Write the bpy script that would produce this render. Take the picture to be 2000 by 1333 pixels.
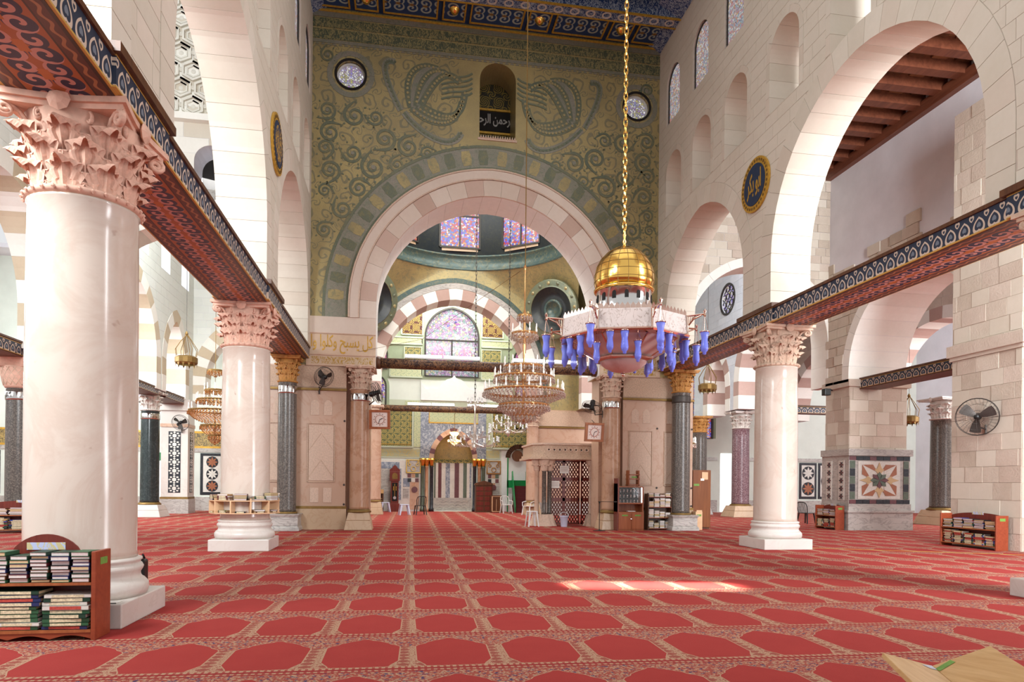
import bpy, bmesh, math, random
from math import sin, cos, pi, sqrt, atan2, radians, floor
from mathutils import Vector, Matrix
from mathutils.geometry import tessellate_polygon
random.seed(7)
for o in list(bpy.data.objects): bpy.data.objects.remove(o)
SC = bpy.context.scene
COL = SC.collection

# ---------------- camera: 24 mm shift lens, 1.5 m above the carpet, looking down the nave
cd = bpy.data.cameras.new('camera'); cam = bpy.data.objects.new('camera', cd); COL.objects.link(cam)
cd.sensor_width = 36.0; cd.lens = 36.0 * 1333 / 2000
cd.shift_y = (946 - 666.5) / 2000; cd.clip_start = .05; cd.clip_end = 300
cam.matrix_world = (Matrix.Translation((0, 0, 1.5)) @ Matrix.Rotation(radians(-9.3), 4, 'Z')
                    @ Matrix.Rotation(radians(90), 4, 'X') @ Matrix.Rotation(0.010, 4, 'Z'))
SC.camera = cam

# ---------------- daylight: the hall goes on behind the camera and is open to the sky there
w = bpy.data.worlds.new('sky'); SC.world = w; w.use_nodes = True
bg = w.node_tree.nodes['Background']; bg.inputs[0].default_value = (.97, .985, 1.0, 1); bg.inputs[1].default_value = 0.82
SC.view_settings.view_transform = 'Standard'; SC.view_settings.look = 'None'
SC.view_settings.gamma = 1; SC.view_settings.use_curve_mapping = False
SC.view_settings.exposure = 0.0
try:
    SC.cycles.max_bounces = 6; SC.cycles.diffuse_bounces = 4; SC.cycles.glossy_bounces = 2
    SC.cycles.transmission_bounces = 4; SC.cycles.transparent_max_bounces = 8
    SC.cycles.caustics_reflective = False; SC.cycles.caustics_refractive = False
except Exception: pass

def area(name, loc, target, sx, sy, power, col=(1, 1, 1)):
    l = bpy.data.lights.new(name, 'AREA'); l.shape = 'RECTANGLE'; l.size = sx; l.size_y = sy
    l.energy = power; l.color = col
    o = bpy.data.objects.new(name, l); COL.objects.link(o); o.location = loc
    o.rotation_euler = (Vector(target) - Vector(loc)).to_track_quat('-Z', 'Y').to_euler()
    return o
# added unseen area lamps standing in for window daylight in aisles, transepts and dome
area('daylight_fill_west', (-5.6, 2.5, 9.5), (-9.6, 24, 7.5), 3, 5, 1900, (.90, .97, 1))  # added beside the camera to brighten the west arcade wall
area('daylight_fill_east', (11.5, 2.0, 9), (15.2, 17, 9), 4, 6, 3700, (.93, .96, 1))  # added to lift the plaster wall of the east aisle
area('daylight_fill_west_soffit', (-7.8, 4.5, 7), (-3.4, 14.8, 8.5), 2, 4, 650, (.92, .98, 1))  # added lamp that whitens the left arch soffits
area('daylight_fill_far_east', (29, 16, 7), (20, 20, 3), 8, 6, 1300, (1, .98, .96))
area('daylight_fill_far_west', (-19, 16, 8), (-11, 24, 4), 8, 6, 900, (.92, .98, 1))
area('daylight_fill_transept_west', (-17, 27, 8), (-7, 32, 4), 6, 6, 1900, (.90, .98, 1))
area('daylight_fill_transept_east', (27, 21, 9), (16, 32, 4), 6, 6, 1500, (.94, .97, 1))
area('daylight_fill_rear', (2.85, 24.0, 11.35), (2.7, 34, 5), 7, .9, 900, (1, .98, .94))  # added behind the end wall to light pendentives and rear wall
area('daylight_fill_east_bay', (12.8, 24.1, 11.4), (13.6, 33, 6), 4, 2.4, 1100, (.93, .97, 1))  # added, hidden by the cross wall, to brighten the transept arcade
area('daylight_fill_west_bay', (-6.8, 23.6, 11.8), (-8, 34, 5), 4, 2.4, 1100, (.92, .99, 1))  # added counterpart behind the west cross wall
area('daylight_fill_dome', (2.85, 28.4, 15.5), (2.85, 31, 3), 6, 6, 800, (1, .98, .93))  # added inside the dome, lights the square below
area('daylight_fill_qibla_bay', (2.6, 35.3, 11.3), (2.6, 35.8, 0), 8, 1.4, 650, (.97, 1, .97))  # added out of sight above the rear arch to brighten the niche wall
area('daylight_fill_east_low', (12.5, 2.5, 2.2), (10.5, 14, 8), 4, 3, 900, (.95, .97, 1))  # added low lamp that whitens the right arch crowns
area('daylight_fill_nave', (2.85, 9, 15.8), (3, 14, 0), 8, 10, 150, (1, .96, .92))  # added overhead fill for the nave

# narrow area lamp behind the camera for the strip of sun on the carpet
sb = area('sunbeam', (1.2, -5.5, 11.5), (3.75, 9.72, 0), 2.4, .05, 45, (1, .93, .85)); sb.data.spread = radians(2)

# ---------------- helpers
def tag(o, label=None, cat=None, group=None, kind=None):
    if label: o['label'] = label
    if cat: o['category'] = cat
    if group: o['group'] = group
    if kind: o['kind'] = kind
    return o
def empty(name, loc, label=None, cat=None, group=None, rz=0, kind=None):
    o = bpy.data.objects.new(name, None); COL.objects.link(o); o.location = loc
    o.rotation_euler = (0, 0, rz); o.empty_display_size = .1
    return tag(o, label, cat, group, kind)
def link(name, me, mat=None, parent=None, loc=None, rot=None, scale=None):
    if mat is not None and not me.materials: me.materials.append(mat)
    o = bpy.data.objects.new(name, me); COL.objects.link(o)
    if parent is not None: o.parent = parent
    if loc is not None: o.location = loc
    if rot is not None: o.rotation_euler = rot
    if scale is not None: o.scale = scale
    return o
def copy_tree(o, parent=None):
    c = o.copy(); COL.objects.link(c); c.parent = parent
    for ch in list(o.children): copy_tree(ch, c)
    return c

class MB:
    """collects polygons and links them as one mesh"""
    def __init__(s): s.v = []; s.f = []
    def add(s, vs, fs):
        n = len(s.v); s.v += [tuple(p) for p in vs]; s.f += [tuple(i + n for i in f) for f in fs]; return s
    def box(s, x0, x1, y0, y1, z0, z1, m=None):
        vs = [(x, y, z) for z in (z0, z1) for y in (y0, y1) for x in (x0, x1)]
        if m is not None: vs = [m @ Vector(p) for p in vs]
        return s.add(vs, [(0, 2, 3, 1), (4, 5, 7, 6), (0, 1, 5, 4), (2, 6, 7, 3), (0, 4, 6, 2), (1, 3, 7, 5)])
    def frustum(s, c, a, b, z0, z1):
        """square frustum, half sizes a at z0 and b at z1"""
        vs = [(c[0] + i * h, c[1] + j * h, z) for z, h in ((z0, a), (z1, b)) for j in (-1, 1) for i in (-1, 1)]
        return s.add(vs, [(0, 2, 3, 1), (4, 5, 7, 6), (0, 1, 5, 4), (2, 6, 7, 3), (0, 4, 6, 2), (1, 3, 7, 5)])
    def lathe(s, prof, n=24, c=(0, 0, 0), cap=True, a0=0, m=None, arc=2 * pi):
        full = abs(arc - 2 * pi) < 1e-6; k = n if full else n + 1
        vs = []
        for r, z in prof:
            for i in range(k):
                t = a0 + arc * i / n
                p = Vector((c[0] + r * cos(t), c[1] + r * sin(t), c[2] + z))
                vs.append(m @ p if m is not None else p)
        fs = []
        for j in range(len(prof) - 1):
            for i in range(n):
                i2 = (i + 1) % k
                fs.append((j * k + i, j * k + i2, (j + 1) * k + i2, (j + 1) * k + i))
        if cap and full:
            if prof[0][0] > 1e-5: fs.append(tuple(range(k - 1, -1, -1)))
            if prof[-1][0] > 1e-5: fs.append(tuple((len(prof) - 1) * k + i for i in range(k)))
        return s.add(vs, fs)
    def tube(s, path, r, n=6, closed=False):
        P = [Vector(p) for p in path]; L = len(P); vs = []; fs = []
        rs = r if isinstance(r, (list, tuple)) else [r] * L
        up = Vector((0, 0, 1)); ref = None
        for i, p in enumerate(P):
            if closed: d = P[(i + 1) % L] - P[i - 1]
            else: d = P[min(i + 1, L - 1)] - P[max(i - 1, 0)]
            if d.length < 1e-9: d = Vector((0, 0, 1))
            d.normalize()
            if ref is None:
                ref = d.cross(up)
                if ref.length < .1: ref = d.cross(Vector((1, 0, 0)))
            ref = ref - d * ref.dot(d)
            if ref.length < 1e-6: ref = d.orthogonal()
            ref.normalize(); q = d.cross(ref)
            for k in range(n):
                t = 2 * pi * k / n; vs.append(p + (ref * cos(t) + q * sin(t)) * rs[i])
        M = L if closed else L - 1
        for i in range(M):
            j = (i + 1) % L
            for k in range(n):
                k2 = (k + 1) % n; fs.append((i * n + k, i * n + k2, j * n + k2, j * n + k))
        if not closed: fs += [tuple(range(n - 1, -1, -1)), tuple((L - 1) * n + k for k in range(n))]
        return s.add(vs, fs)
    def prism(s, poly, f, t0, t1, caps=(1, 1)):
        """2D polygon (convex or not) pushed from depth t0 to t1; f(a,b,t) gives the point"""
        n = len(poly); vs = [f(a, b, t0) for a, b in poly] + [f(a, b, t1) for a, b in poly]
        fs = [(i, (i + 1) % n, n + (i + 1) % n, n + i) for i in range(n)]
        if caps[0]: fs.append(tuple(range(n - 1, -1, -1)))
        if caps[1]: fs.append(tuple(range(n, 2 * n)))
        return s.add(vs, fs)
    def holed(s, outer, holes, f, t0, t1):
        loops = [outer] + holes
        tri = tessellate_polygon([[Vector((a, b, 0)) for a, b in l] for l in loops])
        flat = [p for l in loops for p in l]; n = len(flat)
        vs = [f(a, b, t0) for a, b in flat] + [f(a, b, t1) for a, b in flat]
        fs = [tuple(t) for t in tri] + [tuple(i + n for i in reversed(t)) for t in tri]
        k = 0
        for l in loops:
            m = len(l)
            for i in range(m): fs.append((k + i, k + (i + 1) % m, n + k + (i + 1) % m, n + k + i))
            k += m
        return s.add(vs, fs)
    def ribbon(s, pts, wd, f, t0, t1):
        """flat band of width wd (number or list) along 2D pts"""
        L = len(pts); a = []; b = []
        for i, p in enumerate(pts):
            p0 = pts[max(i - 1, 0)]; p1 = pts[min(i + 1, L - 1)]
            dx, dy = p1[0] - p0[0], p1[1] - p0[1]; l = sqrt(dx * dx + dy * dy) or 1
            h = (wd[i] if isinstance(wd, list) else wd) / 2
            a.append((p[0] - dy / l * h, p[1] + dx / l * h)); b.append((p[0] + dy / l * h, p[1] - dx / l * h))
        for i in range(L - 1): s.prism([a[i], b[i], b[i + 1], a[i + 1]], f, t0, t1, (0, 1))
        return s
    def mesh(s, name, smooth=False, fix=True):
        me = bpy.data.meshes.new(name); me.from_pydata(s.v, [], s.f)
        if fix:
            bm = bmesh.new(); bm.from_mesh(me); bmesh.ops.recalc_face_normals(bm, faces=bm.faces); bm.to_mesh(me); bm.free()
        if smooth is True:
            for p in me.polygons: p.use_smooth = True
        me.update(); return me
    def build(s, name, mat, parent=None, smooth=False, loc=None, rot=None, bev=0, auto=None):
        me = s.mesh(name, smooth is True)
        if auto is not None:
            for p in me.polygons: p.use_smooth = True
            try: me.set_sharp_from_angle(angle=radians(auto))
            except Exception: pass
        o = link(name, me, mat, parent, loc, rot)
        if bev:
            m = o.modifiers.new('bevel', 'BEVEL'); m.width = bev; m.segments = 2; m.limit_method = 'ANGLE'
        return o
def struct(name, mb, mat, parent=None, **k):
    o = mb.build(name, mat, parent, **k)
    if parent is None: o['kind'] = 'structure'
    return o

def fX(x0, d=1): return lambda a, b, t: (x0 + d * t, a, b)      # wall facing along X: a = Y, b = Z
def fY(y0, d=1): return lambda a, b, t: (a, y0 + d * t, b)      # wall facing along Y: a = X, b = Z
def fZ(z0, d=1): return lambda a, b, t: (a, b, z0 + d * t)

def arch(c, half, foot, spring, apex, n=12):
    """outline of an arched opening, counter-clockwise from the left foot over the apex to the right foot"""
    rise = apex - spring; R = (half * half + rise * rise) / (2 * half); cx = half - R
    end = atan2(rise, -cx); pts = []
    for i in range(n + 1):
        t = end * i / n; pts.append((cx + R * cos(t), spring + R * sin(t)))
    right = [(c + x, z) for x, z in pts]; left = [(c - x, z) for x, z in pts]
    out = [(c - half, foot)] if spring > foot + 1e-4 else []
    out += left[:-1] + [(c, apex)] + right[::-1][1:]
    if spring > foot + 1e-4: out.append((c + half, foot))
    return out
def sample(path, k):
    """k+1 points at equal steps along a path, with left-hand normals pointing outward of an arch"""
    L = [0]
    for i in range(1, len(path)): L.append(L[-1] + sqrt((path[i][0] - path[i - 1][0]) ** 2 + (path[i][1] - path[i - 1][1]) ** 2))
    out = []
    for j in range(k + 1):
        s = L[-1] * j / k; i = 1
        while i < len(path) - 1 and L[i] < s: i += 1
        t = (s - L[i - 1]) / max(L[i] - L[i - 1], 1e-9)
        p = (path[i - 1][0] + t * (path[i][0] - path[i - 1][0]), path[i - 1][1] + t * (path[i][1] - path[i - 1][1]))
        out.append(p)
    nr = []
    for j in range(k + 1):
        a = out[max(j - 1, 0)]; b = out[min(j + 1, k)]; dx, dy = b[0] - a[0], b[1] - a[1]; l = sqrt(dx * dx + dy * dy)
        nr.append((-dy / l, dx / l))
    return out, nr
def offset_path(path, d, k=40):
    p, n = sample(path, k); return [(a[0] + b[0] * d, a[1] + b[1] * d) for a, b in zip(p, n)]
def voussoirs(parent, path, ring, f, t0, t1, count, mats, gap=.012, name='voussoir', inset=0.0):
    sub = 4; p, n = sample(path, count * sub)
    for i in range(count):
        idx = range(i * sub, i * sub + sub + 1)
        ins = [(p[j][0] - n[j][0] * inset, p[j][1] - n[j][1] * inset) for j in idx]
        out = [(p[j][0] + n[j][0] * ring, p[j][1] + n[j][1] * ring) for j in idx]
        def pull(l):
            d0 = (l[1][0] - l[0][0], l[1][1] - l[0][1]); q = sqrt(d0[0] ** 2 + d0[1] ** 2) or 1
            l[0] = (l[0][0] + d0[0] / q * gap / 2, l[0][1] + d0[1] / q * gap / 2)
            d1 = (l[-2][0] - l[-1][0], l[-2][1] - l[-1][1]); q = sqrt(d1[0] ** 2 + d1[1] ** 2) or 1
            l[-1] = (l[-1][0] + d1[0] / q * gap / 2, l[-1][1] + d1[1] / q * gap / 2)
        pull(ins); pull(out)
        MB().prism(ins + out[::-1], f, t0, t1).build(name, mats[i % len(mats)], parent)
def clip(poly, ax, ay, bx, by, keep_left):
    out = []; n = len(poly)
    def side(p): return (bx - ax) * (p[1] - ay) - (by - ay) * (p[0] - ax)
    for i in range(n):
        p, q = poly[i], poly[(i + 1) % n]; sp, sq = side(p), side(q)
        if not keep_left: sp, sq = -sp, -sq
        if sp >= 0: out.append(p)
        if (sp > 0) != (sq > 0) and abs(sp - sq) > 1e-12 and (sp * sq < 0):
            t = sp / (sp - sq); out.append((p[0] + t * (q[0] - p[0]), p[1] + t * (q[1] - p[1])))
    return out
def parea(p): return abs(sum(p[i][0] * p[(i + 1) % len(p)][1] - p[(i + 1) % len(p)][0] * p[i][1] for i in range(len(p)))) / 2
def cut_hole(poly, hole):
    """convex poly minus convex hole -> convex pieces (hole given clockwise or counter-clockwise)"""
    hx = [p[0] for p in hole]; hy = [p[1] for p in hole]; px = [p[0] for p in poly]; py = [p[1] for p in poly]
    if max(px) <= min(hx) or min(px) >= max(hx) or max(py) <= min(hy) or min(py) >= max(hy): return [poly]
    sgn = sum(hole[i][0] * hole[(i + 1) % len(hole)][1] - hole[(i + 1) % len(hole)][0] * hole[i][1] for i in range(len(hole)))
    h = hole if sgn > 0 else hole[::-1]
    rest = poly; out = []
    for i in range(len(h)):
        a, b = h[i], h[(i + 1) % len(h)]
        o = clip(rest, *a, *b, False)
        if len(o) > 2 and parea(o) > 2e-4: out.append(o)
        rest = clip(rest, *a, *b, True)
        if len(rest) < 3: break
    return out
def masonry(parent, f, rect, holes, course, bw, mats, depth=.012, gap=.014, most=300, name='stone_block', jitter=.25, rough=0, keep=None):
    """ashlar blocks standing proud of a wall face at depth 0 (towards negative t), cut around the openings"""
    a0, a1, b0, b1 = rect; blocks = []; b = b0; row = 0
    while b < b1 - .02:
        h = course * random.uniform(1 - jitter * .3, 1 + jitter * .3); bt = min(b + h, b1)
        if b1 - bt < course * .35: bt = b1
        a = a0 - (bw * .5 if row % 2 else 0) - random.uniform(0, bw * jitter)
        while a < a1:
            a2 = a + bw * random.uniform(1 - jitter, 1 + jitter)
            c0, c1 = max(a, a0), min(a2, a1); a = a2
            if c1 - c0 < .05: continue
            pcs = [[(c0 + gap / 2, b + gap / 2), (c1 - gap / 2, b + gap / 2), (c1 - gap / 2, bt - gap / 2), (c0 + gap / 2, bt - gap / 2)]]
            for h_ in holes: pcs = [q for p in pcs for q in cut_hole(p, h_)]
            ar = sum(parea(p) for p in pcs)
            if ar > .004 and (keep is None or keep((c0 + c1) / 2, (b + bt) / 2)):
                c = f((c0 + c1) / 2, (b + bt) / 2, 0); blocks.append((ar / (c[0] ** 2 + c[1] ** 2), pcs))
        b = bt; row += 1
    blocks.sort(key=lambda t: -t[0])
    for _, pcs in blocks[:most]:
        m = MB(); d = depth * random.uniform(1 - rough, 1 + rough)
        for p in pcs: m.prism(p, f, 0, -d, (0, 1))
        m.build(name, random.choice(mats), parent)
    if len(blocks) > most:
        m = MB()
        for _, pcs in blocks[most:]:
            for p in pcs: m.prism(p, f, 0, -depth, (0, 1))
        tag(m.build(name + 's', mats[0], parent), kind='stuff')
# ---------------- materials
class X:
    """a socket with arithmetic"""
    def __init__(s, nt, k): s.nt = nt; s.k = k
    def _m(s, op, *a):
        n = s.nt.nodes.new('ShaderNodeMath'); n.operation = op
        for i, v in enumerate((s,) + a):
            if isinstance(v, X): s.nt.links.new(v.k, n.inputs[i])
            else: n.inputs[i].default_value = v
        return X(s.nt, n.outputs[0])
    def __add__(s, o): return s._m('ADD', o)
    __radd__ = __add__
    def __sub__(s, o): return s._m('SUBTRACT', o)
    def __rsub__(s, o): return (s * -1) + o
    def __mul__(s, o): return s._m('MULTIPLY', o)
    __rmul__ = __mul__
    def __truediv__(s, o): return s._m('DIVIDE', o)
    def sin(s): return s._m('SINE')
    def cos(s): return s._m('COSINE')
    def abs(s): return s._m('ABSOLUTE')
    def frac(s): return s._m('FRACT')
    def floor(s): return s._m('FLOOR')
    def sqrt(s): return s._m('SQRT')
    def mn(s, o): return s._m('MINIMUM', o)
    def mx(s, o): return s._m('MAXIMUM', o)
    def lt(s, o): return s._m('LESS_THAN', o)
    def gt(s, o): return s._m('GREATER_THAN', o)
    def pw(s, o): return s._m('POWER', o)
    def at2(s, o): return s._m('ARCTAN2', s, o) if False else s._m('ARCTAN2', o)
    def between(s, a, b): return s.gt(a) * s.lt(b)
    def cell(s, p, off=0): return ((s + off) / p).frac() - .5
def hyp(a, b): return (a * a + b * b).sqrt()
class G:
    def __init__(s, name, rough=.6, metal=0, spec=.4):
        s.m = bpy.data.materials.new(name); s.m.use_nodes = True; s.nt = s.m.node_tree
        s.b = s.nt.nodes['Principled BSDF']; s.b.inputs['Roughness'].default_value = rough
        s.b.inputs['Metallic'].default_value = metal; s.b.inputs['Specular IOR Level'].default_value = spec
        s.tc = s.nt.nodes.new('ShaderNodeTexCoord'); sp = s.nt.nodes.new('ShaderNodeSeparateXYZ')
        s.nt.links.new(s.tc.outputs['Object'], sp.inputs[0])
        s.x, s.y, s.z = (X(s.nt, sp.outputs[i]) for i in range(3))
    def vec(s, a, b, c=0):
        n = s.nt.nodes.new('ShaderNodeCombineXYZ')
        for i, v in enumerate((a, b, c)):
            if isinstance(v, X): s.nt.links.new(v.k, n.inputs[i])
            else: n.inputs[i].default_value = v
        return n.outputs[0]
    def noise(s, scale, detail=3, rough=.55, vec=None, dist=0, col=False):
        n = s.nt.nodes.new('ShaderNodeTexNoise'); n.inputs['Scale'].default_value = scale
        n.inputs['Detail'].default_value = detail; n.inputs['Roughness'].default_value = rough; n.inputs['Distortion'].default_value = dist
        s.nt.links.new(vec if vec is not None else s.tc.outputs['Object'], n.inputs['Vector'])
        return n.outputs['Color'] if col else X(s.nt, n.outputs[0])
    def vor(s, scale, vec=None, feature='F1', out='Distance', rnd=1):
        n = s.nt.nodes.new('ShaderNodeTexVoronoi'); n.feature = feature; n.inputs['Scale'].default_value = scale
        n.inputs['Randomness'].default_value = rnd
        s.nt.links.new(vec if vec is not None else s.tc.outputs['Object'], n.inputs['Vector'])
        return n.outputs[out] if out == 'Color' else X(s.nt, n.outputs[out])
    def ramp(s, x, stops, interp='LINEAR'):
        n = s.nt.nodes.new('ShaderNodeValToRGB'); n.color_ramp.interpolation = interp; e = n.color_ramp.elements
        while len(e) < len(stops): e.new(.5)
        for i, (p, c) in enumerate(stops):
            e[i].position = p; e[i].color = (c if isinstance(c, tuple) else (c, c, c)) + (1,)
        s.nt.links.new(x.k, n.inputs[0]); return n.outputs[0]
    def curve(s, x, stops):
        n = s.nt.nodes.new('ShaderNodeSeparateColor'); s.nt.links.new(s.ramp(x, stops), n.inputs[0]); return X(s.nt, n.outputs[0])
    def mix(s, f, a, b):
        n = s.nt.nodes.new('ShaderNodeMix'); n.data_type = 'RGBA'
        for v, i in ((f, 0), (a, 6), (b, 7)):
            if isinstance(v, X): s.nt.links.new(v.k, n.inputs[i])
            elif isinstance(v, tuple): n.inputs[i].default_value = v + (1,)
            elif isinstance(v, (int, float)): n.inputs[i].default_value = v
            else: s.nt.links.new(v, n.inputs[i])
        return n.outputs[2]
    def color(s, c):
        if isinstance(c, tuple): s.b.inputs['Base Color'].default_value = c + (1,)
        else: s.nt.links.new(c, s.b.inputs['Base Color'])
        return s
    def emit(s, c, st):
        if isinstance(c, tuple): s.b.inputs['Emission Color'].default_value = c + (1,)
        else: s.nt.links.new(c, s.b.inputs['Emission Color'])
        s.b.inputs['Emission Strength'].default_value = st; return s
    def bump(s, h, st=.3, dist=.02):
        n = s.nt.nodes.new('ShaderNodeBump'); n.inputs['Strength'].default_value = st; n.inputs['Distance'].default_value = dist
        s.nt.links.new(h.k, n.inputs['Height']); s.nt.links.new(n.outputs[0], s.b.inputs['Normal']); return s
def rgb(h):
    """sRGB hex -> linear"""
    v = [int(h[i:i + 2], 16) / 255 for i in (0, 2, 4)]
    return tuple(c / 12.92 if c <= .04045 else ((c + .055) / 1.055) ** 2.4 for c in v)
def plain(name, h, rough=.5, metal=0, var=.12, sc=6, bump=0, spec=.4):
    g = G(name, rough, metal, spec); c = rgb(h) if isinstance(h, str) else h
    if var:
        d = tuple(v * (1 - var) for v in c); e = tuple(min(v * (1 + var), 1) for v in c)
        n = g.noise(sc, 4); g.color(g.mix(g.curve(n, [(.3, 0.), (.7, 1.)]), d, e))
        if bump: g.bump(n, bump, .01)
    else: g.color(c)
    return g.m
def stone(name, h, h2, rough=.8, sc=1.2, bump=.15, rnd=.12, spec=.25):
    """stone whose blocks differ a little from each other"""
    g = G(name, rough, 0, spec); oi = g.nt.nodes.new('ShaderNodeObjectInfo'); r = X(g.nt, oi.outputs['Random'])
    n = g.noise(sc, 5, .6); n2 = g.noise(sc * 9, 4, .6)
    f = g.curve(n * .6 + r * .35 + n2 * .25 - .1, [(.3, 0.), (.75, 1.)])
    g.color(g.mix(f, rgb(h), rgb(h2)))
    if bump: g.bump(n2 + n * .4, bump, .012)
    return g.m
def marble(name, base, vein, rough=.25, sc=1.6, vs=.5, spots=None, stretch=1, speck=None):
    g = G(name, rough, 0, .5); v = g.vec(g.x, g.y, g.z * stretch)
    n = g.noise(sc, 6, .62, v, 1.2); band = ((n - .5).abs() * 14)
    f = g.curve(band, [(0., 1.), (vs, 0.)]); n2 = g.noise(sc * .5, 3, .5, v)
    c = g.mix(f * .7, g.mix(g.curve(n2, [(.35, 0.), (.65, 1.)]), rgb(base), tuple(x * .86 for x in rgb(base))), rgb(vein))
    if spots:
        s = g.noise(6, 2, .5, v); c = g.mix(g.curve(s, [(.71, 0.), (.76, 1.)]) * .6, c, rgb(spots))
    if speck:
        s = g.noise(26, 4, .7, v); c = g.mix(g.curve(s, [(.45, 0.), (.62, 1.)]), c, rgb(speck))
    g.color(c); return g.m
def wood(name, a, b, rough=.4, axis='z', sc=14):
    g = G(name, rough); v = {'z': (g.x * sc, g.y * sc, g.z * .9), 'x': (g.x * .9, g.y * sc, g.z * sc), 'y': (g.x * sc, g.y * .9, g.z * sc)}[axis]
    n = g.noise(1.0, 5, .6, g.vec(*v), .6); g.color(g.mix(g.curve(n, [(.3, 0.), (.7, 1.)]), rgb(a), rgb(b))); return g.m

M = {}
# pale ashlar of the nave, warmer and greyer blocks
M['nave'] = stone('nave_stone', 'cfc5b4', 'dbd2c3'); M['nave2'] = stone('nave_stone_pink', 'cfc2b1', 'd9cdbe'); M['nave3'] = stone('nave_stone_buff', 'ccc2b1', 'd8cfc0')
M['joint'] = plain('lime_joint', 'bfb0a2', .9, 0, .1)
M['white_stone'] = stone('white_limestone', 'e6e2d8', 'f3f0e8', .75, 1.2, .06)
M['buff'] = stone('buff_voussoir', 'bfae94', 'cfbfa6', .8); M['rose'] = stone('rose_voussoir', 'b09388', 'c0a398', .8)
M['rough'] = stone('rough_limestone', 'bcae9d', 'd2c6b6', .9, 2.5, .6); M['rough2'] = stone('rough_limestone_pink', 'beae9e', 'd1c3b4', .9, 2.2, .6)
M['plaster'] = plain('white_plaster', 'dedde2', .9, 0, .05, 1.5, .1)
M['plaster_green'] = plain('pale_green_plaster', 'd3d9cf', .9, 0, .05, 1.5, .05)
M['pink_marble'] = marble('pink_column_marble', 'd3c3b5', 'c7b2a3', .17, .8, .9, 'ab8f80')
M['white_marble'] = marble('white_marble', 'd8cfc6', 'c9beb4', .3, 1.3, .3)
M['grey_marble'] = marble('grey_marble', 'b9b3ac', '837c78', .28, 1.6, .6, None, 3)
M['capital'] = plain('carved_pink_stone', 'd9ae99', .75, 0, .14, 9, .25)
M['capital_pale'] = plain('carved_pale_stone', 'cdb09a', .8, 0, .14, 9, .25)
M['capital_gold'] = plain('carved_ochre_stone', 'b98445', .6, 0, .22, 9, .3)
M['granite'] = marble('dark_granite', '4d4640', '35302c', .28, 3, .4, None, 1, '766c63')
M['green_marble'] = marble('green_black_marble', '2c3434', '46504f', .15, 3, .4)
M['purple'] = marble('purple_porphyry', '6d4a52', '4a333c', .25, 3, .4, None, 1, 'a08a8c')
M['brown_marble'] = marble('brown_column_marble', 'c09779', 'a5744f', .28, 1.2, .5)
M['pier'] = marble('pinkish_pier_marble', 'c9a58c', 'b58b70', .4, .9, .4)
M['pier_pale'] = plain('carved_pale_marble', 'cfb49f', .6, 0, .12, 22, .5)
M['tan'] = marble('tan_base_marble', 'c9ab8b', 'b39373', .35, 1.2, .4)
M['gold'] = plain('polished_gold', 'ecbc62', .2, 1, .08, 3)
M['brass'] = plain('old_brass', '86693a', .5, .6, .15, 8)
M['rosegold'] = plain('rose_gold_metal', 'd9b8a8', .14, 1, .05, 3)
M['chrome'] = plain('chrome', 'cfcac6', .12, 1, 0)
M['iron'] = plain('dark_iron', '4a4440', .5, .6, .1); M['black'] = plain('black_plastic', '161616', .4, 0, 0)
M['goldpaint'] = plain('gilded_paint', 'c79a3c', .45, .3, .2, 12)
M['navy'] = plain('navy_paint', '24344f', .6, 0, .15, 8); M['bluep'] = plain('blue_ceiling_paint', '23406e', .55, 0, .2, 6)
M['white'] = plain('white_plastic', 'dcdcda', .4, 0, .03); M['lilac'] = plain('pale_blue_plastic', 'c3c8dc', .4, 0, .03)
M['wood_or'] = wood('orange_varnished_wood', '8c4a2a', 'a7613a', .35); M['wood_red'] = wood('red_brown_wood', '642620', '7a3428', .35)
M['wood_dark'] = wood('dark_brown_wood', '4a2c1c', '6a432a', .4); M['wood_lt'] = wood('light_pine', 'c08f58', 'd9b17c', .4, 'y', 22)
M['wood_shelf'] = wood('shelf_wood', '843a24', '9c4a2e', .35, 'x'); M['birch'] = plain('pale_birch', 'dcb48c', .5, 0, .08, 6)
M['beam_red'] = wood('red_brown_beam_wood', '5c3020', '7a4630', .45, 'y', 8); M['board'] = wood('old_ceiling_boards', '6b3d26', '94603c', .6, 'x', 9)
M['dark'] = plain('dark_shade', '1e1a18', .9, 0, 0); M['green_paint'] = plain('green_gloss_paint', '0d7a3f', .3, 0, .08)
M['paper'] = plain('paper_sign', 'e6e2da', .7, 0, .06, 20); M['stick'] = plain('green_sticker', '6f9a44', .5, 0, .2, 30)
M['lead'] = plain('window_lead', '3a3632', .5, .3, 0); M['screen'] = plain('mesh_grey', '8a8580', .5, .5, .1)
M['navytile'] = marble('dark_inlay_marble', '2c2e33', '43444a', .2, 3, .4); M['whitetile'] = marble('white_inlay_marble', 'd8d3ca', 'bdb6ab', .25, 2, .3)
M['orange_in'] = marble('orange_inlay_marble', 'a4674a', '8f5a40', .25, 2, .3); M['yellow_in'] = marble('yellow_inlay_marble', 'c9ab80', 'b59769', .25, 2, .3)
M['green_in'] = marble('green_inlay_marble', '5f6b5c', '475245', .25, 3, .4); M['maroon_in'] = marble('maroon_inlay_marble', '6f474a', '55343a', .25, 3, .4)
M['blue_in'] = marble('blue_grey_marble', '7d8594', 'c9ccd0', .25, 3.5, .7); M['bulb'] = G('frosted_candle_bulb', .3).color((.85, .8, .74)).emit((1, .9, .8), .25).m
M['tube'] = G('fluorescent_tube').color((1, 1, 1)).emit((.95, .98, 1), 9).m
M['sky'] = G('daylight_beyond').color((1, 1, 1)).emit((.96, .99, 1), 1.4).m
M['lampglow'] = G('lit_lantern_glass').color((1, .7, .3)).emit((1, .62, .22), 5).m
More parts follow.
